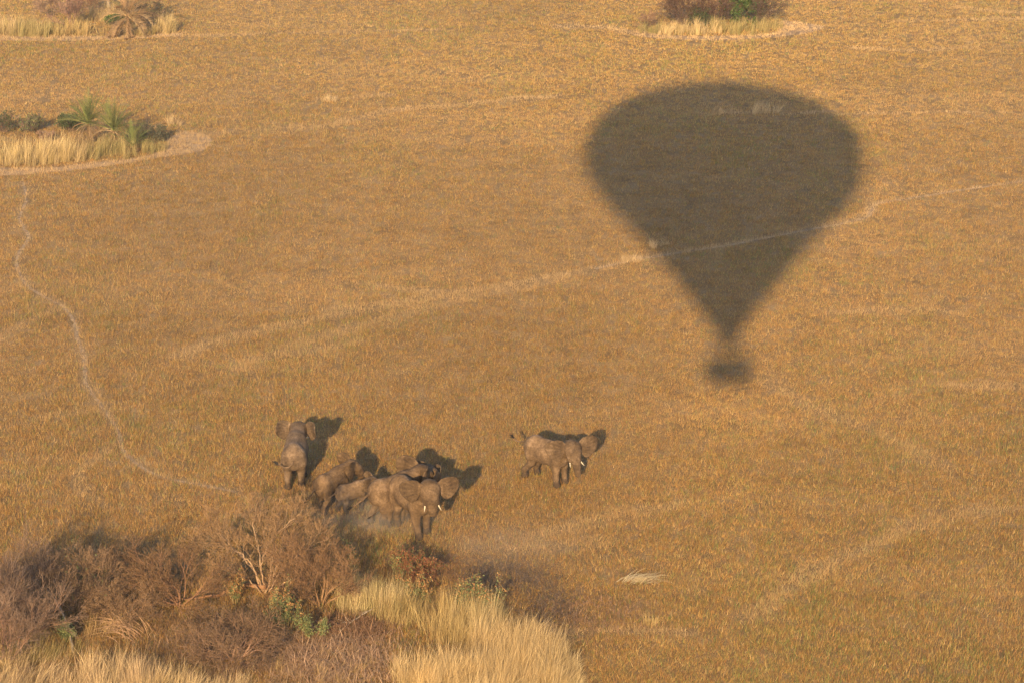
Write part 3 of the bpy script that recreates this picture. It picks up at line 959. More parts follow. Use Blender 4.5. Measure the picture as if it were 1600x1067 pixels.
def palm(loc, trunk_h, nf, L, seed, label, dead=0, tilt=(0, 0), green=((0.095, 0.120, 0.036), (0.20, 0.195, 0.075)), group=None, dead_len=0.8):
    f_ = 1.32 if loc[1] > 215 else 1.1
    L *= f_
    trunk_h *= f_
    rnd = random.Random(seed)
    rn = np.random.default_rng(seed)
    root = empty('palm', tuple(loc))
    tag(root, label, 'palm', group)
    top = np.array([tilt[0], tilt[1], trunk_h])
    segs = []
    n = 6
    for i in range(n):
        a, b = i / n, (i + 1) / n
        bulge = 0.02 * (i % 2)
        segs.append((top * a, top * b, 0.2 + bulge - 0.04 * a, 0.215 - 0.04 * b))
    V, F = tubes(segs, 9)
    mesh_obj('trunk', V, F, M_palmtrunk, root)

    def fronds(k, elev, droop, lmul, cols, name, stiff, fat=1.0):
        VV, FF, CC = [], [], []
        off = 0
        for i in range(k):
            az = 6.283 * (i * 0.618 + 0.1 * rnd.random())
            e = math.radians(rnd.uniform(*elev))
            l = L * lmul * rnd.uniform(0.7, 1.1)
            d = np.array([math.cos(az) * math.cos(e), math.sin(az) * math.cos(e), math.sin(e)])
            p = top + np.array([rnd.gauss(0, .04), rnd.gauss(0, .04), rnd.uniform(-.15, .05)])
            pts = [p]
            m = 9
            for j in range(m):
                d = unit(d + np.array([0, 0, -droop / m * (0.5 + j / m)]))
                p = p + d * l / m
                if p[2] < 0.06: p[2] = 0.06
                pts.append(p)
            pts = np.array(pts)
            V, F = tubes([(pts[j], pts[j + 1], .022 * (1 - j / m) + .006, .022 * (1 - (j + 1) / m) + .006) for j in range(m)], 3)
            base = np.array(cols[0]) * (1 - (t := rnd.random())) + np.array(cols[1]) * t
            VV.append(V); FF.append(np.concatenate([F[:, [0, 1, 2]], F[:, [0, 2, 3]]]) + off); off += len(V)
            CC.append(np.tile(base * 1.35, (len(V), 1)))
            # leaflets in two ranks
            q = 26
            tt = np.linspace(0.18, 1.0, q)
            idx = np.minimum((tt * m).astype(int), m - 1)
            fr = tt * m - idx
            P = pts[idx] * (1 - fr)[:, None] + pts[idx + 1] * fr[:, None]
            D = pts[idx + 1] - pts[idx]
            D /= np.linalg.norm(D, axis=1)[:, None]
            S = np.cross(D, np.array([0, 0, 1.0])); S /= np.linalg.norm(S, axis=1)[:, None] + 1e-9
            U = np.cross(S, D)
            ll = l * 0.19 * np.sin(math.pi * (0.15 + 0.8 * tt))
            for sg in (-1, 1):
                tip = P + (S * sg * stiff + D * 0.9 + U * rnd.uniform(0.25, .7) + rn.normal(0, .14, (q, 3))) * ll[:, None]
                tip[:, 2] = np.maximum(tip[:, 2], .04)
                w = (D * 0.03 + U * 0.012) * fat
                T = np.stack([P - w, P + w, tip], 1).reshape(-1, 3)
                VV.append(T); FF.append(np.arange(len(T)).reshape(-1, 3) + off); off += len(T)
                cc = base * (0.75 + 0.5 * rn.random(q))[:, None]
                CC.append(np.repeat(cc, 3, axis=0))
        mesh_obj(name, np.concatenate(VV), np.concatenate(FF), M_leaf, root, np.concatenate(CC))

    if nf: fronds(nf, (18, 86), 0.75, 1.0, green, 'crown', 0.62)
    if dead: fronds(dead, (-55, 25) if nf > 5 else (-50, 75), 1.5, dead_len, ((0.40, 0.28, 0.15), (0.27, 0.165, 0.09)), 'dead_fronds', 0.5, 1.0 if nf > 5 else 2.4)
    return root


PG = 'palms on the islets'
palm(G(142, 226), 1.9, 34, 3.1, 1, 'taller green palm with tan hanging dead fronds on the left islet', 16, (-0.1, 0), group=PG)
palm(G(178, 230), 1.5, 34, 3.1, 2, 'wide green palm just right of the taller palm on the left islet', 14, (0.1, 0), group=PG)
palm(G(207, 237), 0.5, 22, 2.5, 3, 'smallest green palm low at the right end of the left islet', 4, (0.05, 0), group=PG)
palm(G(200, 56), 1.8, 3, 3.3, 4, 'dead palm with straw-coloured drooping fronds beside the pale tree trunk', 52, (0.1, 0), group=PG, dead_len=1.1)

GI = 'shrubs on the far islets'
LI = [(0.055, 0.075, 0.03), (0.085, 0.10, 0.04), (0.045, 0.062, 0.028)]
LI2 = [(0.10, 0.10, 0.06), (0.075, 0.08, 0.05), (0.12, 0.11, 0.07)]
shrub('islet_shrub', G(110, 208), 1.7, 8, (5, 5, 4), 51, 0.9, (0.14, 0.09, 0.06), (0.12, 0.08, 0.055), 0.035, 0.8, 'dark green leafy shrub at the foot of the taller palm', group=GI, leaf=(0.8, 5, 0.09, LI), thick=0.012)
shrub('islet_shrub', G(50, 206), 1.7, 9, (5, 5, 4), 52, 1.1, (0.16, 0.11, 0.08), (0.15, 0.10, 0.075), 0.035, 0.8, 'grey-green shrub left of the palms on the left islet', group=GI, leaf=(0.35, 3, 0.09, LI2 + LW), thick=0.012)
shrub('islet_shrub', G(8, 207), 1.7, 8, (5, 5, 4), 53, 1.0, (0.16, 0.10, 0.07), (0.15, 0.095, 0.07), 0.035, 0.8, 'dull green and brown shrub cut by the left edge beside the palms', group=GI, leaf=(0.4, 3, 0.09, LI2 + LI), thick=0.012)
shrub('islet_shrub', G(240, 224), 1.6, 8, (5, 5, 4), 54, 1.0, (0.15, 0.10, 0.07), (0.14, 0.10, 0.07), 0.03, 0.8, 'low grey-green shrub beside the smallest palm and the sandy margin', group=GI, leaf=(0.6, 4, 0.08, LI2), thick=0.012)
shrub('islet_shrub', G(75, 222), 1.2, 11, (5, 5, 4), 55, 1.2, (0.25, 0.16, 0.11), (0.22, 0.14, 0.10), 0.03, 0.8, 'low mauve-brown bare shrub behind the straw grass on the left islet', group=GI, thick=0.012)
shrub('islet_shrub', G(112, 44), 3.4, 9, (5, 6, 5), 56, 0.45, (0.22, 0.13, 0.10), (0.20, 0.12, 0.09), 0.04, 0.5, 'upright bare brown shrub in the grass left of the dead palm', group=GI, thick=0.014)
shrub('islet_shrub', G(80, 28), 2.6, 9, (5, 6, 4), 57, 0.9, (0.22, 0.14, 0.10), (0.20, 0.13, 0.095), 0.04, 0.8, 'thin bare shrub farthest left at the top, behind the tall grass', group=GI, thick=0.013)
shrub('islet_shrub', G(140, 22), 3.0, 9, (5, 6, 4), 58, 0.9, (0.20, 0.12, 0.08), (0.19, 0.115, 0.08), 0.04, 0.8, 'red-brown bare shrub behind the grass beside the pale tree trunk', group=GI, thick=0.013)
shrub('islet_shrub', G(178, 40), 1.2, 7, (5, 5), 59, 0.9, (0.14, 0.10, 0.06), (0.12, 0.09, 0.05), 0.03, 0.8, 'low bright green shrub at the left foot of the dead palm', group=GI, leaf=(0.9, 6, 0.10, LG2), thick=0.012)
shrub('islet_shrub', G(235, 30), 2.4, 9, (5, 5, 4), 60, 1.0, (0.16, 0.10, 0.07), (0.15, 0.095, 0.065), 0.035, 0.8, 'dusky brown shrub behind the dead palm', group=GI, leaf=(0.4, 3, 0.09, LI2), thick=0.013)
shrub('islet_shrub', G(1066, 42), 4.0, 13, (5, 6, 5), 61, 0.95, (0.11, 0.066, 0.048), (0.095, 0.058, 0.042), 0.045, 0.8, 'tallest dark mauve-brown bush at the left of the top islet', group=GI, thick=0.014)
shrub('islet_shrub', G(1118, 40), 3.4, 12, (5, 6, 5), 62, 0.9, (0.12, 0.07, 0.05), (0.105, 0.064, 0.046), 0.04, 0.8, 'brown bush in the middle of the top islet, left of the bright green bush', group=GI, thick=0.014)
shrub('islet_shrub', G(1155, 36), 3.8, 10, (5, 5, 4), 63, 0.8, (0.14, 0.10, 0.06), (0.12, 0.09, 0.05), 0.04, 0.8, 'bright green leafy bush on the top islet', group=GI, leaf=(0.9, 6, 0.12, LG2), thick=0.013)
shrub('islet_shrub', G(1190, 39), 3.3, 12, (5, 6, 5), 64, 0.85, (0.105, 0.066, 0.052), (0.092, 0.06, 0.046), 0.04, 0.8, 'dark mauve bush at the right end of the top islet beside the sand', group=GI, leaf=(0.15, 3, 0.08, LI), thick=0.014)
shrub('islet_shrub', G(1012, 45), 1.7, 8, (5, 5, 4), 65, 1.1, (0.20, 0.12, 0.08), (0.18, 0.11, 0.075), 0.03, 0.8, 'small low brown bush standing apart at the left end of the top islet', group=GI, thick=0.013)
shrub('islet_shrub', G(1092, 42), 1.9, 8, (5, 5, 4), 66, 0.9, (0.14, 0.09, 0.06), (0.12, 0.085, 0.055), 0.03, 0.8, 'low dark green bush between the two tall brown bushes of the top islet', group=GI, leaf=(0.7, 4, 0.08, LI), thick=0.012)


def pale_tree():
    loc = G(173, 24)
    rnd = random.Random(9)
    rn = np.random.default_rng(9)
    root = empty('tree', tuple(loc))
    tag(root, 'tall tree with a pale grey trunk behind the dead palm', 'tree')
    segs, tips = [], []
    grow(rnd, np.array([0, 0, -0.1]), unit(np.array([-0.10, 0, 1])), 6.5, 0.28, 0, 3, segs, tips, (6, 6, 6), 0.03, 0.06, 0.9, 0.62)
    V, F = tubes([s[:4] for s in segs if s[4] == 0], 10)
    tr = mesh_obj('trunk', V, F, M_bark, root, smooth=True)
    lim = [s for s in segs if s[4] > 0 and min(s[0][2], s[1][2]) > 2.6]
    V, F = tubes([s[:4] for s in lim], 5)
    mesh_obj('limbs', V, F, M_bark, root)
    cs = [t[0] for t in tips if t[2] >= 2 and t[0][2] > 3.2]
    V, F, c = leaf_cloud(rn, cs, 12, 0.13, LI + LG, 0.4)
    mesh_obj('crown', V, F, M_leaf, root, c)


pale_tree()

# ------------------------------------------------------------------ elephants


def smin(a, b, k):
    h = np.maximum(k - np.abs(a - b), 0.0) / k
    return np.minimum(a, b) - h * h * k * 0.25


def rotm(yaw, pitch):
    cy, sy, cp, sp = math.cos(yaw), math.sin(yaw), math.cos(pitch), math.sin(pitch)
    return np.array([[cy * cp, -sy, cy * sp], [sy * cp, cy, sy * sp], [-sp, 0, cp]])   # pitch > 0 lowers the head


EAR = np.array([(-.06, .28), (.10, .46), (.35, .53), (.65, .51), (.88, .39), (1.02, .16), (1.02, -.08), (.92, -.32), (.74, -.54), (.54, -.70), (.38, -.76), (.22, -.68), (.10, -.50), (0, -.30)])


def poly_sdf(u, v, P):
    d = np.full(u.shape, 1e9)
    ins = np.zeros(u.shape, bool)
    n = len(P)
    for i in range(n):
        a, b = P[i], P[(i + 1) % n]
        ex, ey = b - a
        wx, wy = u - a[0], v - a[1]
        t = np.clip((wx * ex + wy * ey) / (ex * ex + ey * ey), 0, 1)
        d = np.minimum(d, (wx - ex * t) ** 2 + (wy - ey * t) ** 2)
        ins ^= ((a[1] > v) != (b[1] > v)) & (u < (b[0] - a[0]) * (v - a[1]) / (b[1] - a[1] + 1e-12) + a[0])
    d = np.sqrt(d)
    return np.where(ins, -d, d)


TRUNKS = {
    'hang': [(2.28, 0, 2.02, .30), (2.47, 0, 1.68, .235), (2.52, 0, 1.28, .185), (2.46, 0, .95, .15), (2.34, 0, .68, .12), (2.22, 0, .56, .10)],
    'curl': [(2.28, 0, 2.02, .30), (2.47, 0, 1.68, .235), (2.51, .02, 1.34, .19), (2.42, .05, 1.06, .155), (2.22, .08, .92, .125), (2.02, .08, .94, .10)],
    'swing': [(2.28, 0, 2.02, .30), (2.47, -.01, 1.68, .235), (2.54, .03, 1.30, .185), (2.52, .08, .98, .15), (2.46, .12, .74, .12), (2.36, .12, .62, .10)],
    'raise': [(2.28, 0, 2.02, .30), (2.50, 0, 1.74, .23), (2.72, -.02, 1.50, .18), (2.96, -.04, 1.42, .145), (3.16, -.06, 1.50, .12), (3.26, -.06, 1.62, .10)],
}


def elephant_sdf(X, Y, Z, q):
    def ell(c, r):
        k0 = np.sqrt(((X - c[0]) / r[0]) ** 2 + ((Y - c[1]) / r[1]) ** 2 + ((Z - c[2]) / r[2]) ** 2)
        k1 = np.sqrt(((X - c[0]) / r[0] ** 2) ** 2 + ((Y - c[1]) / r[1] ** 2) ** 2 + ((Z - c[2]) / r[2] ** 2) ** 2) + 1e-6
        return k0 * (k0 - 1) / k1

    def cap(a, b, ra, rb):
        a, b = np.array(a), np.array(b)
        e = b - a
        t = np.clip(((X - a[0]) * e[0] + (Y - a[1]) * e[1] + (Z - a[2]) * e[2]) / (e @ e), 0, 1)
        return np.sqrt((X - a[0] - e[0] * t) ** 2 + (Y - a[1] - e[1] * t) ** 2 + (Z - a[2] - e[2] * t) ** 2) - (ra + (rb - ra) * t)

    d = ell((-0.05, 0, 1.75), (1.28, 0.69, 0.68))                 # barrel and belly
    d = smin(d, ell((0.72, 0, 1.84), (0.72, 0.56, 0.80)), 0.25)   # chest and shoulders
    d = smin(d, ell((-0.88, 0, 1.84), (0.66, 0.60, 0.76)), 0.25)  # rump
    d = smin(d, cap((-0.75, 0, 2.30), (0.55, 0, 2.34), 0.26, 0.26), 0.25)   # spine
    for s in (-1, 1):
        d = smin(d, cap((-0.92, .30 * s, 1.95), (-0.84, .40 * s, 1.45), .34, .27), 0.2)
    # neck
    hp, R3 = q['hp'], q['R3']

    def hd(p):
        return hp + R3 @ ((np.array(p) - HP0) * np.array((1, HW, HZ))) * q['hs']
    d = smin(d, cap((0.95, 0, 2.08), hd((1.78, 0, 2.22)), .52, .42), 0.22)
    # legs
    for (hx, hy, hz, dx, lift, front) in q['legs']:
        if front:
            k0, k1, k2, k3 = (hx, hy * .92, 1.62), (hx + dx * .30, hy, 1.08), (hx + dx * .72 + lift * .12, hy, .56 + lift * .1), (hx + dx + .03 - lift * .12, hy, .12 + lift * .25)
            r = (.36, .235, .175, .185)
        else:
            k0, k1, k2, k3 = (hx, hy * .92, 1.58), (hx + .16 + dx * .30, hy, 1.02), (hx - .10 + dx * .80 - lift * .1, hy, .50 + lift * .14), (hx - .02 + dx - lift * .2, hy, .12 + lift * .25)
            r = (.36, .225, .16, .178)
        l = cap(k0, k1, r[0], r[1])
        l = smin(l, cap(k1, k2, r[1], r[2]), .1)
        l = smin(l, cap(k2, k3, r[2], r[3]), .07)
        foot = cap((k3[0], k3[1], k3[2]), (k3[0] + .06, k3[1], k3[2] - .02), r[3], r[3] * 1.06)
        l = smin(l, foot, .06)
        d = smin(d, l, .12)
    # flat soles
    d = np.maximum(d, -(Z - 0.0))
    # head, in its own frame
    hx, hy, hz = X - hp[0], Y - hp[1], Z - hp[2]
    X0, Y0, Z0 = X, Y, Z
    hs = q['hs']
    hx, hy, hz = hx / hs, hy / hs, hz / hs
    U = R3[0, 0] * hx + R3[1, 0] * hy + R3[2, 0] * hz + HP0[0]
    Vv = R3[0, 1] * hx + R3[1, 1] * hy + R3[2, 1] * hz + HP0[1]
    Wz = R3[0, 2] * hx + R3[1, 2] * hy + R3[2, 2] * hz + HP0[2]
    X, Y, Z = U, Vv / HW, (Wz - HP0[2]) / HZ + HP0[2]
    h = smin(ell((1.92, 0, 2.24), (.44, .41, .45)), ell((2.14, 0, 2.08), (.27, .34, .40)), .15)
    h = smin(h, ell((1.98, 0, 1.78), (.34, .27, .22)), .15)                      # jaw
    for s in (-1, 1):
        h = smin(h, cap((2.08, .19 * s, 2.18), (2.24, .20 * s, 2.12), .13, .08), .08)   # brow
        h = smin(h, cap((2.14, .17 * s, 1.92), (2.38, .23 * s, 1.62), .15, .085), .09)   # tusk sheath
    t = TRUNKS[q['trunk']]
    tr = None
    for a, b in zip(t[:-1], t[1:]):
        c_ = cap(a[:3], b[:3], a[3], b[3])
        tr = c_ if tr is None else smin(tr, c_, .03)
    # rings on the trunk
    h = smin(h, tr + .006 * np.sin(Z * 55), .14)
    # lower lip
    h = smin(h, cap((2.1, 0, 1.66), (2.32, 0, 1.44), .15, .06), .08)
    # ears
    es = q['ear_size']
    for s, spread in ((1, q['ear'][0]), (-1, q['ear'][1])):
        ca, sa = math.cos(spread), math.sin(spread)
        ox, oy, oz = 1.95, .37 * s, 2.27
        tilt = q.get('eartilt', 0.12)
        ux, uy = -ca, sa * s
        du = (X - ox) * ux + (Y - oy) * uy
        dn = (X - ox) * -uy * s + (Y - oy) * ux * s      # towards the front when > 0
        dv = (Z - oz) - du * tilt
        du, dv, dn = du / es, dv / es / 1.24, dn / es
        m = (du > -.3) & (du < 1.25) & (dv > -1.1) & (dv < .8) & (np.abs(dn) < .5)
        e = np.full(X.shape, 0.3)
        du, dv, dn = du[m], dv[m], dn[m]
        w = -.10 * np.sin(np.clip(du, 0, 1.1) * 2.6) + .05 * np.sin(dv * 5 + 1) * np.clip(du, 0, 1) ** 2 + .16 * np.clip(du - .55, 0, 1) ** 2
        sd2 = poly_sdf(du, dv, EAR)
        th = .046 - .014 * np.clip(du, 0, 1)
        dd = np.maximum(sd2 - 0.0, np.abs(dn - w) - th)
        out = np.where((sd2 > 0) & (np.abs(dn - w) > th), np.sqrt(np.maximum(sd2, 0) ** 2 + np.maximum(np.abs(dn - w) - th, 0) ** 2), dd)
        e[m] = out * es * 0.9
        h = smin(h, e, .06)
    h = h * hs
    X, Y, Z = X0, Y0, Z0
    d = smin(d, h, .10)
    # tail stem
    tl = q['tail']
    for a, b in zip(tl[:-1], tl[1:]):
        d = smin(d, cap(a[:3], b[:3], a[3], b[3]), .05)
    return d


HP0 = np.array((1.55, 0, 2.12))
HW, HZ = 1.17, 0.86                # a broad, short head
TAILS = {
    'out': [(-1.36, 0, 2.10, .09), (-1.72, .03, 1.98, .055), (-2.10, .08, 1.86, .042), (-2.42, .14, 1.86, .04), (-2.56, .17, 1.95, .035)],
    'level': [(-1.36, 0, 2.05, .09), (-1.70, .0, 1.86, .055), (-2.10, -.03, 1.68, .042), (-2.50, -.06, 1.56, .038), (-2.70, -.07, 1.55, .035)],
    'hang': [(-1.38, 0, 2.05, .09), (-1.56, 0, 1.70, .055), (-1.60, 0, 1.35, .042), (-1.58, 0, 1.0, .038), (-1.56, 0, .85, .035)],
    'side': [(-1.38, 0, 2.0, .09), (-1.60, .03, 1.72, .055), (-1.66, .25, 1.56, .045), (-1.66, .55, 1.62, .04), (-1.62, .80, 1.80, .038)],
}


def surface_nets(D, h, o):
    nx, ny, nz = D.shape
    S = D < 0
    c = S[:-1, :-1, :-1].astype(np.int8)
    cnt = np.zeros_like(c)
    offs = [(i, j, k) for i in (0, 1) for j in (0, 1) for k in (0, 1)]
    for (i, j, k) in offs:
        cnt += S[i:nx - 1 + i, j:ny - 1 + j, k:nz - 1 + k]
    act = (cnt > 0) & (cnt < 8)
    ii, jj, kk = np.nonzero(act)
    idx = -np.ones(act.shape, np.int64)
    idx[ii, jj, kk] = np.arange(len(ii))
    acc = np.zeros((len(ii), 3)); w = np.zeros(len(ii))
    for a in range(8):
        for b in range(a + 1, 8):
            pa, pb = offs[a], offs[b]
            if sum(x != y for x, y in zip(pa, pb)) != 1: continue
            da = D[ii + pa[0], jj + pa[1], kk + pa[2]]; db = D[ii + pb[0], jj + pb[1], kk + pb[2]]
            m = (da < 0) != (db < 0)
            t = np.where(m, da / np.where(m, da - db, 1), 0)
            p = np.array(pa) + (np.array(pb) - np.array(pa)) * t[:, None]
            acc[m] += p[m]; w[m] += 1
    V = (np.stack([ii, jj, kk], 1) + acc / w[:, None]) * h + o
    F = []
    for ax in range(3):
        s0 = [slice(1, -1)] * 3; s1 = [slice(1, -1)] * 3
        s0[ax] = slice(0, -1); s1[ax] = slice(1, None)
        A, B = S[tuple(s0)], S[tuple(s1)]
        e = np.nonzero(A != B)
        flip = A[e]
        p = [e[0] + (0 if ax == 0 else 1), e[1] + (0 if ax == 1 else 1), e[2] + (0 if ax == 2 else 1)]
        u, v = [(1, 2), (2, 0), (0, 1)][ax]

        def at(du, dv):
            r = [p[0].copy(), p[1].copy(), p[2].copy()]
            r[u] = r[u] - du; r[v] = r[v] - dv
            return idx[r[0], r[1], r[2]]
        quad = np.stack([at(1, 1), at(0, 1), at(0, 0), at(1, 0)], 1)
        quad[~flip] = quad[~flip][:, ::-1]
        F.append(quad)
    F = np.concatenate(F)
    F = F[(F >= 0).all(1)]
    return V, F


def elephant(loc, heading, size, label, yaw=0.0, pitch=0.0, trunk='hang', ear=(60, 60), ear_size=1.0, tail='out', tusks=1.0,
             swing=(.2, -.2, -.15, .2), lifts=(0, 0, 0, 0), group='elephants running across the plain', hs=1.10, hup=0.12):
    """size = height at the shoulder in metres; the shape is drawn for 2.6"""
    k = size / 2.58
    R3 = rotm(R(yaw), R(pitch))
    q = dict(hs=hs, hp=HP0 + np.array((0, 0, hup)), R3=R3, trunk=trunk, ear=(R(ear[0]), R(ear[1])), ear_size=ear_size, tail=TAILS[tail],
             legs=[(.86, .36, 1.6, swing[0], lifts[0], 1), (.86, -.36, 1.6, swing[1], lifts[1], 1), (-.90, .36, 1.6, swing[2], lifts[2], 0), (-.90, -.36, 1.6, swing[3], lifts[3], 0)])
    h = 0.034 / max(k, 0.75)
    lo = np.array((-2.85, -2.1, -.12)); hi = np.array((3.7, 2.1, 3.6))
    xs = [np.arange(lo[i], hi[i], h) for i in range(3)]
    D = np.empty((len(xs[0]), len(xs[1]), len(xs[2])), np.float32)
    cs = 48                                                        # in slabs, to keep memory small
    for a in range(0, len(xs[0]), cs):
        XX, YY, ZZ = np.meshgrid(xs[0][a:a + cs], xs[1], xs[2], indexing='ij')
        D[a:a + cs] = elephant_sdf(XX, YY, ZZ, q)
    V, F = surface_nets(D, h, lo)
    pv = (V - q['hp']) @ R3 / np.array((1, HW, HZ)) / hs
    Uh, Vh, Wh = pv[:, 0] + HP0[0], pv[:, 1] / 1.0, pv[:, 2] + HP0[2]
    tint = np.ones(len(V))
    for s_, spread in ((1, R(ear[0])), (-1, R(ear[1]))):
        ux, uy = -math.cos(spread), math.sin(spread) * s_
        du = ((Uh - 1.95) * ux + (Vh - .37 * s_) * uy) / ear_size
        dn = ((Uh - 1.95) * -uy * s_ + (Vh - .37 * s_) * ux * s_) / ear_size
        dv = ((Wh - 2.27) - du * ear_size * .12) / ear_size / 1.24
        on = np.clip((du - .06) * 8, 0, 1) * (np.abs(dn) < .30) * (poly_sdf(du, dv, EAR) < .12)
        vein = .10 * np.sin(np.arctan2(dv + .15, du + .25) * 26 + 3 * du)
        tint = tint * (1 - on * (.30 + vein * (du > .2)))  # ears coloured darker in place of their shading, with veins
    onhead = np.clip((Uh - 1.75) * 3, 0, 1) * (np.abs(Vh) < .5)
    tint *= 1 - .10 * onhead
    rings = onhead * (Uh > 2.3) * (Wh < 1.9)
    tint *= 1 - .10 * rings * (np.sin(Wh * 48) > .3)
    tint *= 1 + .20 * np.clip((V[:, 2] - 1.95) / .5, 0, 1) * (Uh < 1.5)         # upper back coloured lighter to paint the low sun on it
    tint *= 1 - .16 * np.clip((1.2 - V[:, 2]) / .6, 0, 1)                         # darker towards the bottom of the legs
    V *= k
    body = mesh_obj('elephant', V, F, M_skin, col=np.repeat(tint[:, None], 3, axis=1), smooth=True)
    body.location = tuple(loc)
    body.rotation_euler = (0, 0, R(heading))
    tag(body, label, 'elephant', group)

    def hd(p):
        return (q['hp'] + R3 @ ((np.array(p, float) - HP0) * np.array((1, HW, HZ))) * q['hs']) * k
    for s in (-1, 1):
        if tusks > 0:
            pts = [(2.34, .225 * s, 1.66), (2.46, .26 * s, 1.50), (2.60, .30 * s, 1.40), (2.74, .32 * s, 1.37), (2.88, .32 * s, 1.41), (2.98, .30 * s, 1.50)]
            m = 3 + int(round(3 * tusks)) if tusks < 1 else 6
            pts = pts[:m]
            P = [hd(p) for p in pts]
            segs = [(P[i], P[i + 1], .052 * k * (1 - .85 * i / (len(P) - 1)),   .052 * k * (1 - .85 * (i + 1) / (len(P) - 1))) for i in range(len(P) - 1)]
            Vt, Ft = tubes(segs, 9)
            mesh_obj('tusk', Vt, Ft, M_tusk, body, smooth=True)
        # eye: a flattened ball under the brow
        c = hd((2.235, .300 * s, 2.08))
        a, b = np.meshgrid(np.linspace(0, 2 * math.pi, 10, endpoint=False), np.linspace(0, math.pi, 7))
        Ve = np.stack([np.sin(b) * np.cos(a), np.sin(b) * np.sin(a), np.cos(b)], -1).reshape(-1, 3) * .05 * k + c
        Fe = np.array([(i * 10 + j, i * 10 + (j + 1) % 10, (i + 1) * 10 + (j + 1) % 10, (i + 1) * 10 + j) for i in range(6) for j in range(10)])
        mesh_obj('eye', Ve, Fe, M_eye, body, smooth=True)
    # tail tuft: stiff dark hairs
    tl = TAILS[tail]
    end, prev = np.array(tl[-1][:3]), np.array(tl[-2][:3])
    dr = unit(end - prev)
    rnd = random.Random(int(size * 100))
    segs = []
    for i in range(46):
        p = prev + (end - prev) * rnd.uniform(.3, 1.0)
        d2 = unit(dr + np.array([rnd.gauss(0, .13), rnd.gauss(0, .13), rnd.gauss(0, .13) - .1]))
        m = p + d2 * rnd.uniform(.14, .24)
        e2 = m + unit(d2 + np.array([0, 0, -.35])) * rnd.uniform(.1, .22)
        segs += [(p * k, m * k, .022 * k, .018 * k), (m * k, e2 * k, .018 * k, .004 * k)]
    Vt, Ft = tubes(segs, 3)
    mesh_obj('tail_tuft', Vt, Ft, M_hair, body)
    return body


def step(px, py, dx=0, dy=0):
    p = G(px, py)
    return (p[0] + dx, p[1] + dy, 0)


elephant(step(463, 752), 91, 2.75, 'elephant walking away with ears spread and one tusk showing, apart from the huddle', yaw=-5, pitch=2, ear=(46, 36), tail='side', swing=(.25, -.2, -.1, .22), trunk='hang', ear_size=.76)
elephant(step(519, 792), 56, 2.25, 'half-grown dust-grey elephant seen from the side, behind the calf with a lifted trunk', yaw=-36, pitch=2, ear=(42, 34), tail='level', tusks=0, swing=(-.2, .3, .25, -.35), trunk='curl', ear_size=.85)
elephant(step(550, 797), 30, 1.70, 'small grey calf lifting its trunk toward the big elephant ahead of it', yaw=-34, pitch=-10, ear=(35, 45), tail='level', tusks=0, swing=(.25, -.2, -.3, .2), trunk='raise', ear_size=.9)
elephant(step(614, 811), 38, 2.65, 'big elephant seen from its rump, running behind the front elephant', yaw=0, pitch=4, ear=(40, 40), tail='level', tusks=.4, swing=(.3, -.25, -.3, .25))
elephant(step(615, 817), 44, 1.62, 'smallest calf pressed against the front elephant, seen from its rump', yaw=0, pitch=10, ear=(25, 25), tail='level', tusks=0, swing=(.2, -.2, -.2, .2), ear_size=.85)
elephant(step(636, 797), 30, 2.15, 'elephant mostly hidden, only its pale back and brown ear showing above the big rump', yaw=8, pitch=4, ear=(50, 40), tail='hang', tusks=0, ear_size=.9)
elephant(step(652, 790), 62, 1.9, 'farthest elephant of the huddle, raised ear and head top showing behind the front elephant', yaw=8, pitch=2, ear=(50, 45), tail='hang', tusks=0, ear_size=.9)
elephant(step(643, 826), -54, 2.9, 'front elephant facing the viewer with both ears flared, short white tusks and curled trunk', yaw=-24, pitch=-2, ear=(84, 88), tail='hang', tusks=.4, trunk='curl', swing=(-.1, .3, -.15, .2), ear_size=.77, hup=.70)
elephant(step(855, 751), -38, 2.65, 'lone elephant to the right of the huddle with flared ears and lifted tail', yaw=-33, pitch=-2, ear=(82, 84), tail='out', tusks=.4, trunk='swing', swing=(.1, .05, -.1, -.45), ear_size=.86, hup=.40)

# ------------------------------------------------------------------ the balloon the picture is taken from


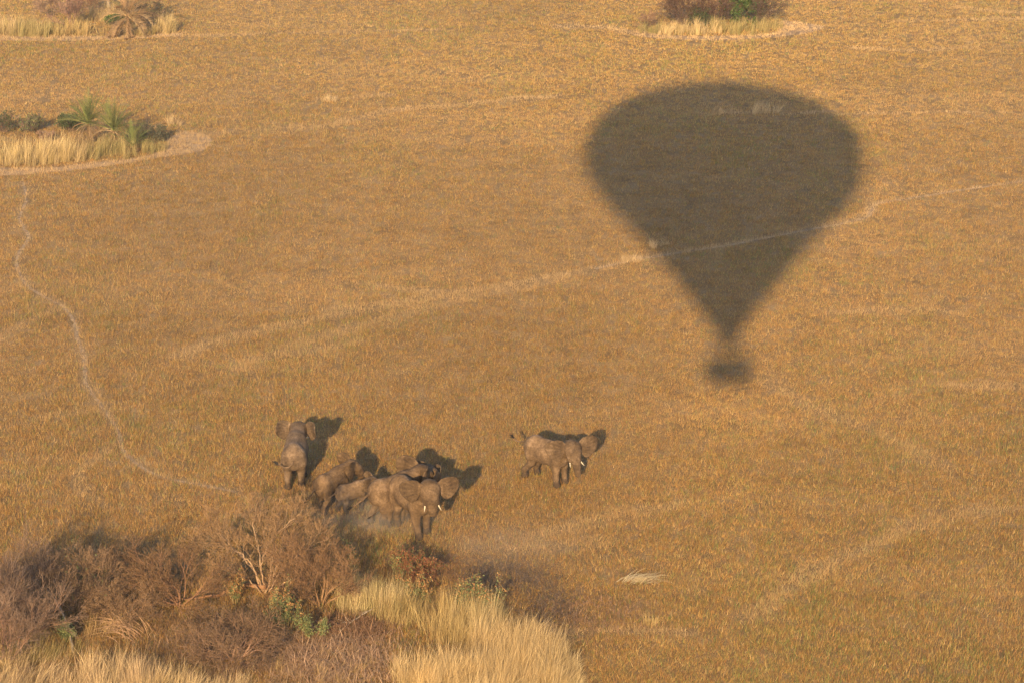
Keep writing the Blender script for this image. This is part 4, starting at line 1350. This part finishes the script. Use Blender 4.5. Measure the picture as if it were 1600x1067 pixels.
def balloon():
    """It hangs round the camera: its shadow is the dark shape on the plain."""
    bx, by = -0.1, -1.15
    bz = CAM_H - 1.25                                               # basket floor
    root = empty('hot_air_balloon', (bx, by, bz))
    tag(root, 'hot air balloon overhead that throws the big shadow on the plain', 'balloon')
    m_env = mat_noise('balloon_fabric', .5, (0.45, 0.06, 0.04), (0.55, 0.09, 0.05), 0.6)
    m_wick = mat_noise('basket_wicker', 20, (0.16, 0.09, 0.04), (0.30, 0.18, 0.08), 0.9, .5, 40)
    m_met = mat_noise('burner_steel', 6, (0.35, 0.35, 0.35), (0.5, 0.5, 0.5), 0.35)
    n = 40
    Vs, Fs = [], []
    for z, r in PROFILE:
        for i in range(n):
            a = 2 * math.pi * i / n
            rr = r * (1 + .012 * math.cos(a * 20))
            Vs.append((-0.35 + ENV_DX * (z - 6) / 12 + rr * math.cos(a), rr * math.sin(a), z))
    m = len(PROFILE)
    for j in range(m - 1):
        for i in range(n):
            Fs.append((j * n + i, j * n + (i + 1) % n, (j + 1) * n + (i + 1) % n, (j + 1) * n + i))
    mesh_obj('envelope', np.array(Vs), np.array(Fs), m_env, root, smooth=True)
    # basket: open box with a padded rim
    hx, hy, hh = 1.5, .85, 1.35

    def box(x0, x1, y0, y1, z0, z1):
        V = [(x, y, z) for z in (z0, z1) for y in (y0, y1) for x in (x0, x1)]
        return V, [(0, 2, 3, 1), (4, 5, 7, 6), (0, 1, 5, 4), (2, 6, 7, 3), (0, 4, 6, 2), (1, 3, 7, 5)]
    Vb, Fb = [], []
    for b in ((-hx, hx, -hy, hy, 0, .06), (-hx, hx, -hy, -hy + .06, .06, hh), (-hx, hx, hy - .06, hy, .06, hh), (-hx, -hx + .06, -hy + .06, hy - .06, .06, hh), (hx - .06, hx, -hy + .06, hy - .06, .06, hh)):
        v, f = box(*b)
        Fb += [tuple(x + len(Vb) for x in t) for t in f]; Vb += v
    mesh_obj('basket', np.array(Vb), np.array(Fb), m_wick, root)
    rim = [(-hx, -hy, hh), (hx, -hy, hh), (hx, hy, hh), (-hx, hy, hh)]
    V, F = tubes([(np.array(rim[i]), np.array(rim[(i + 1) % 4]), .06, .06) for i in range(4)], 8)
    mesh_obj('rim', V, F, M_log, root)
    # burner frame, uprights, ropes up to the mouth
    fz = 2.5
    fr = [(-.7, -.5, fz), (.7, -.5, fz), (.7, .5, fz), (-.7, .5, fz)]
    segs = [(np.array(fr[i]), np.array(fr[(i + 1) % 4]), .04, .04) for i in range(4)]
    segs += [(np.array(rim[i]), np.array(fr[i]), .03, .03) for i in range(4)]
    V, F = tubes(segs, 6)
    mesh_obj('burner_frame', V, F, m_met, root)
    for x in (-.32, .32):
        V, F = tubes([(np.array((x, 0, fz - .1)), np.array((x, 0, fz + .65)), .22, .28)], 12)
        mesh_obj('burner', V, F, m_met, root)
    segs = []
    z0, r0 = PROFILE[0]
    for i in range(16):
        a = 2 * math.pi * (i + .5) / 16
        f = fr[(0 if math.sin(a) < 0 else 2) + (1 if (math.cos(a) > 0) == (math.sin(a) < 0) else 0)]
        segs.append((np.array(f), np.array((r0 * math.cos(a), r0 * math.sin(a), z0)), .012, .012))
    V, F = tubes(segs, 4)
    mesh_obj('ropes', V, F, m_met, root)


ENV_DX = -0.68
PROFILE = [(2.35, .52), (3.2, .74), (4.7, 1.7), (6.18, 2.75), (9.16, 4.85), (12.74, 7.6), (14.5, 9.05), (16.31, 10.55), (17.9, 11.7), (19.29, 12.45), (20.5, 12.9), (21.68, 13.1), (23.76, 13.35), (25.0, 13.25), (26.2, 12.95),
           (27.64, 12.2), (28.5, 11.3), (29.3, 10.6), (30.1, 9.4), (30.9, 8.0), (31.66, 6.3), (32.4, 4.2), (32.9, .1)]
balloon()

# ------------------------------------------------------------------ morning air
def volume_box(name, lo, hi, dens, colour, aniso=0.0):
    V = np.array([(x, y, z) for z in (lo[2], hi[2]) for y in (lo[1], hi[1]) for x in (lo[0], hi[0])], float)
    F = np.array([(0, 2, 3, 1), (4, 5, 7, 6), (0, 1, 5, 4), (2, 6, 7, 3), (0, 4, 6, 2), (1, 3, 7, 5)])
    m = bpy.data.materials.new(name)
    m.use_nodes = True
    t = m.node_tree
    t.nodes.remove(t.nodes['Principled BSDF'])
    pv = t.nodes.new('ShaderNodeVolumePrincipled')
    pv.inputs['Density'].default_value = dens
    pv.inputs['Color'].default_value = (*colour, 1)
    pv.inputs['Anisotropy'].default_value = aniso
    t.links.new(pv.outputs[0], t.nodes['Material Output'].inputs['Volume'])
    o = mesh_obj(name, V, F, m)
    tag(o, kind='stuff')
    return o, t, pv


HAZE_D = 0.00013
if HAZE_D:
    volume_box('haze', (-4200, -1600, -1.0), (4200, 9200, 84.0), HAZE_D, (0.86, 0.90, 1.0))


def dust(px, py, z, r, dens, seed, label):
    """a puff of dust: density falls off from the middle of a box, broken up by noise"""
    c = G(px, py)
    o, t, pv = volume_box('dust', (-1, -1, -1), (1, 1, 1), 0.0, (0.80, 0.74, 0.66))
    o.location = (c[0], c[1], z)
    o.scale = r
    tc = t.nodes.new('ShaderNodeTexCoord')
    g = t.nodes.new('ShaderNodeTexGradient'); g.gradient_type = 'SPHERICAL'
    n = t.nodes.new('ShaderNodeTexNoise'); n.noise_dimensions = '4D'
    n.inputs['W'].default_value = seed; n.inputs['Scale'].default_value = 2.2; n.inputs['Detail'].default_value = 3
    t.links.new(tc.outputs['Object'], g.inputs[0]); t.links.new(tc.outputs['Object'], n.inputs['Vector'])
    mr = t.nodes.new('ShaderNodeMapRange')
    mr.inputs['From Min'].default_value = 0.38; mr.inputs['From Max'].default_value = 0.65
    t.links.new(n.outputs['Fac'], mr.inputs['Value'])
    a = t.nodes.new('ShaderNodeMath'); a.operation = 'MULTIPLY'
    t.links.new(g.outputs['Fac'], a.inputs[0]); t.links.new(mr.outputs[0], a.inputs[1])
    b = t.nodes.new('ShaderNodeMath'); b.operation = 'MULTIPLY'; b.inputs[1].default_value = dens
    t.links.new(a.outputs[0], b.inputs[0]); t.links.new(b.outputs[0], pv.inputs['Density'])
    o['label'] = label


dust(592, 822, 0.75, (4.4, 3.0, 1.2), 0.30, 1.0, 'thin grey dust kicked up round the legs of the huddle')
dust(790, 880, 0.9, (6.5, 5.0, 1.3), 0.05, 4.0, 'faint dust drifting over the grass right of the straw')
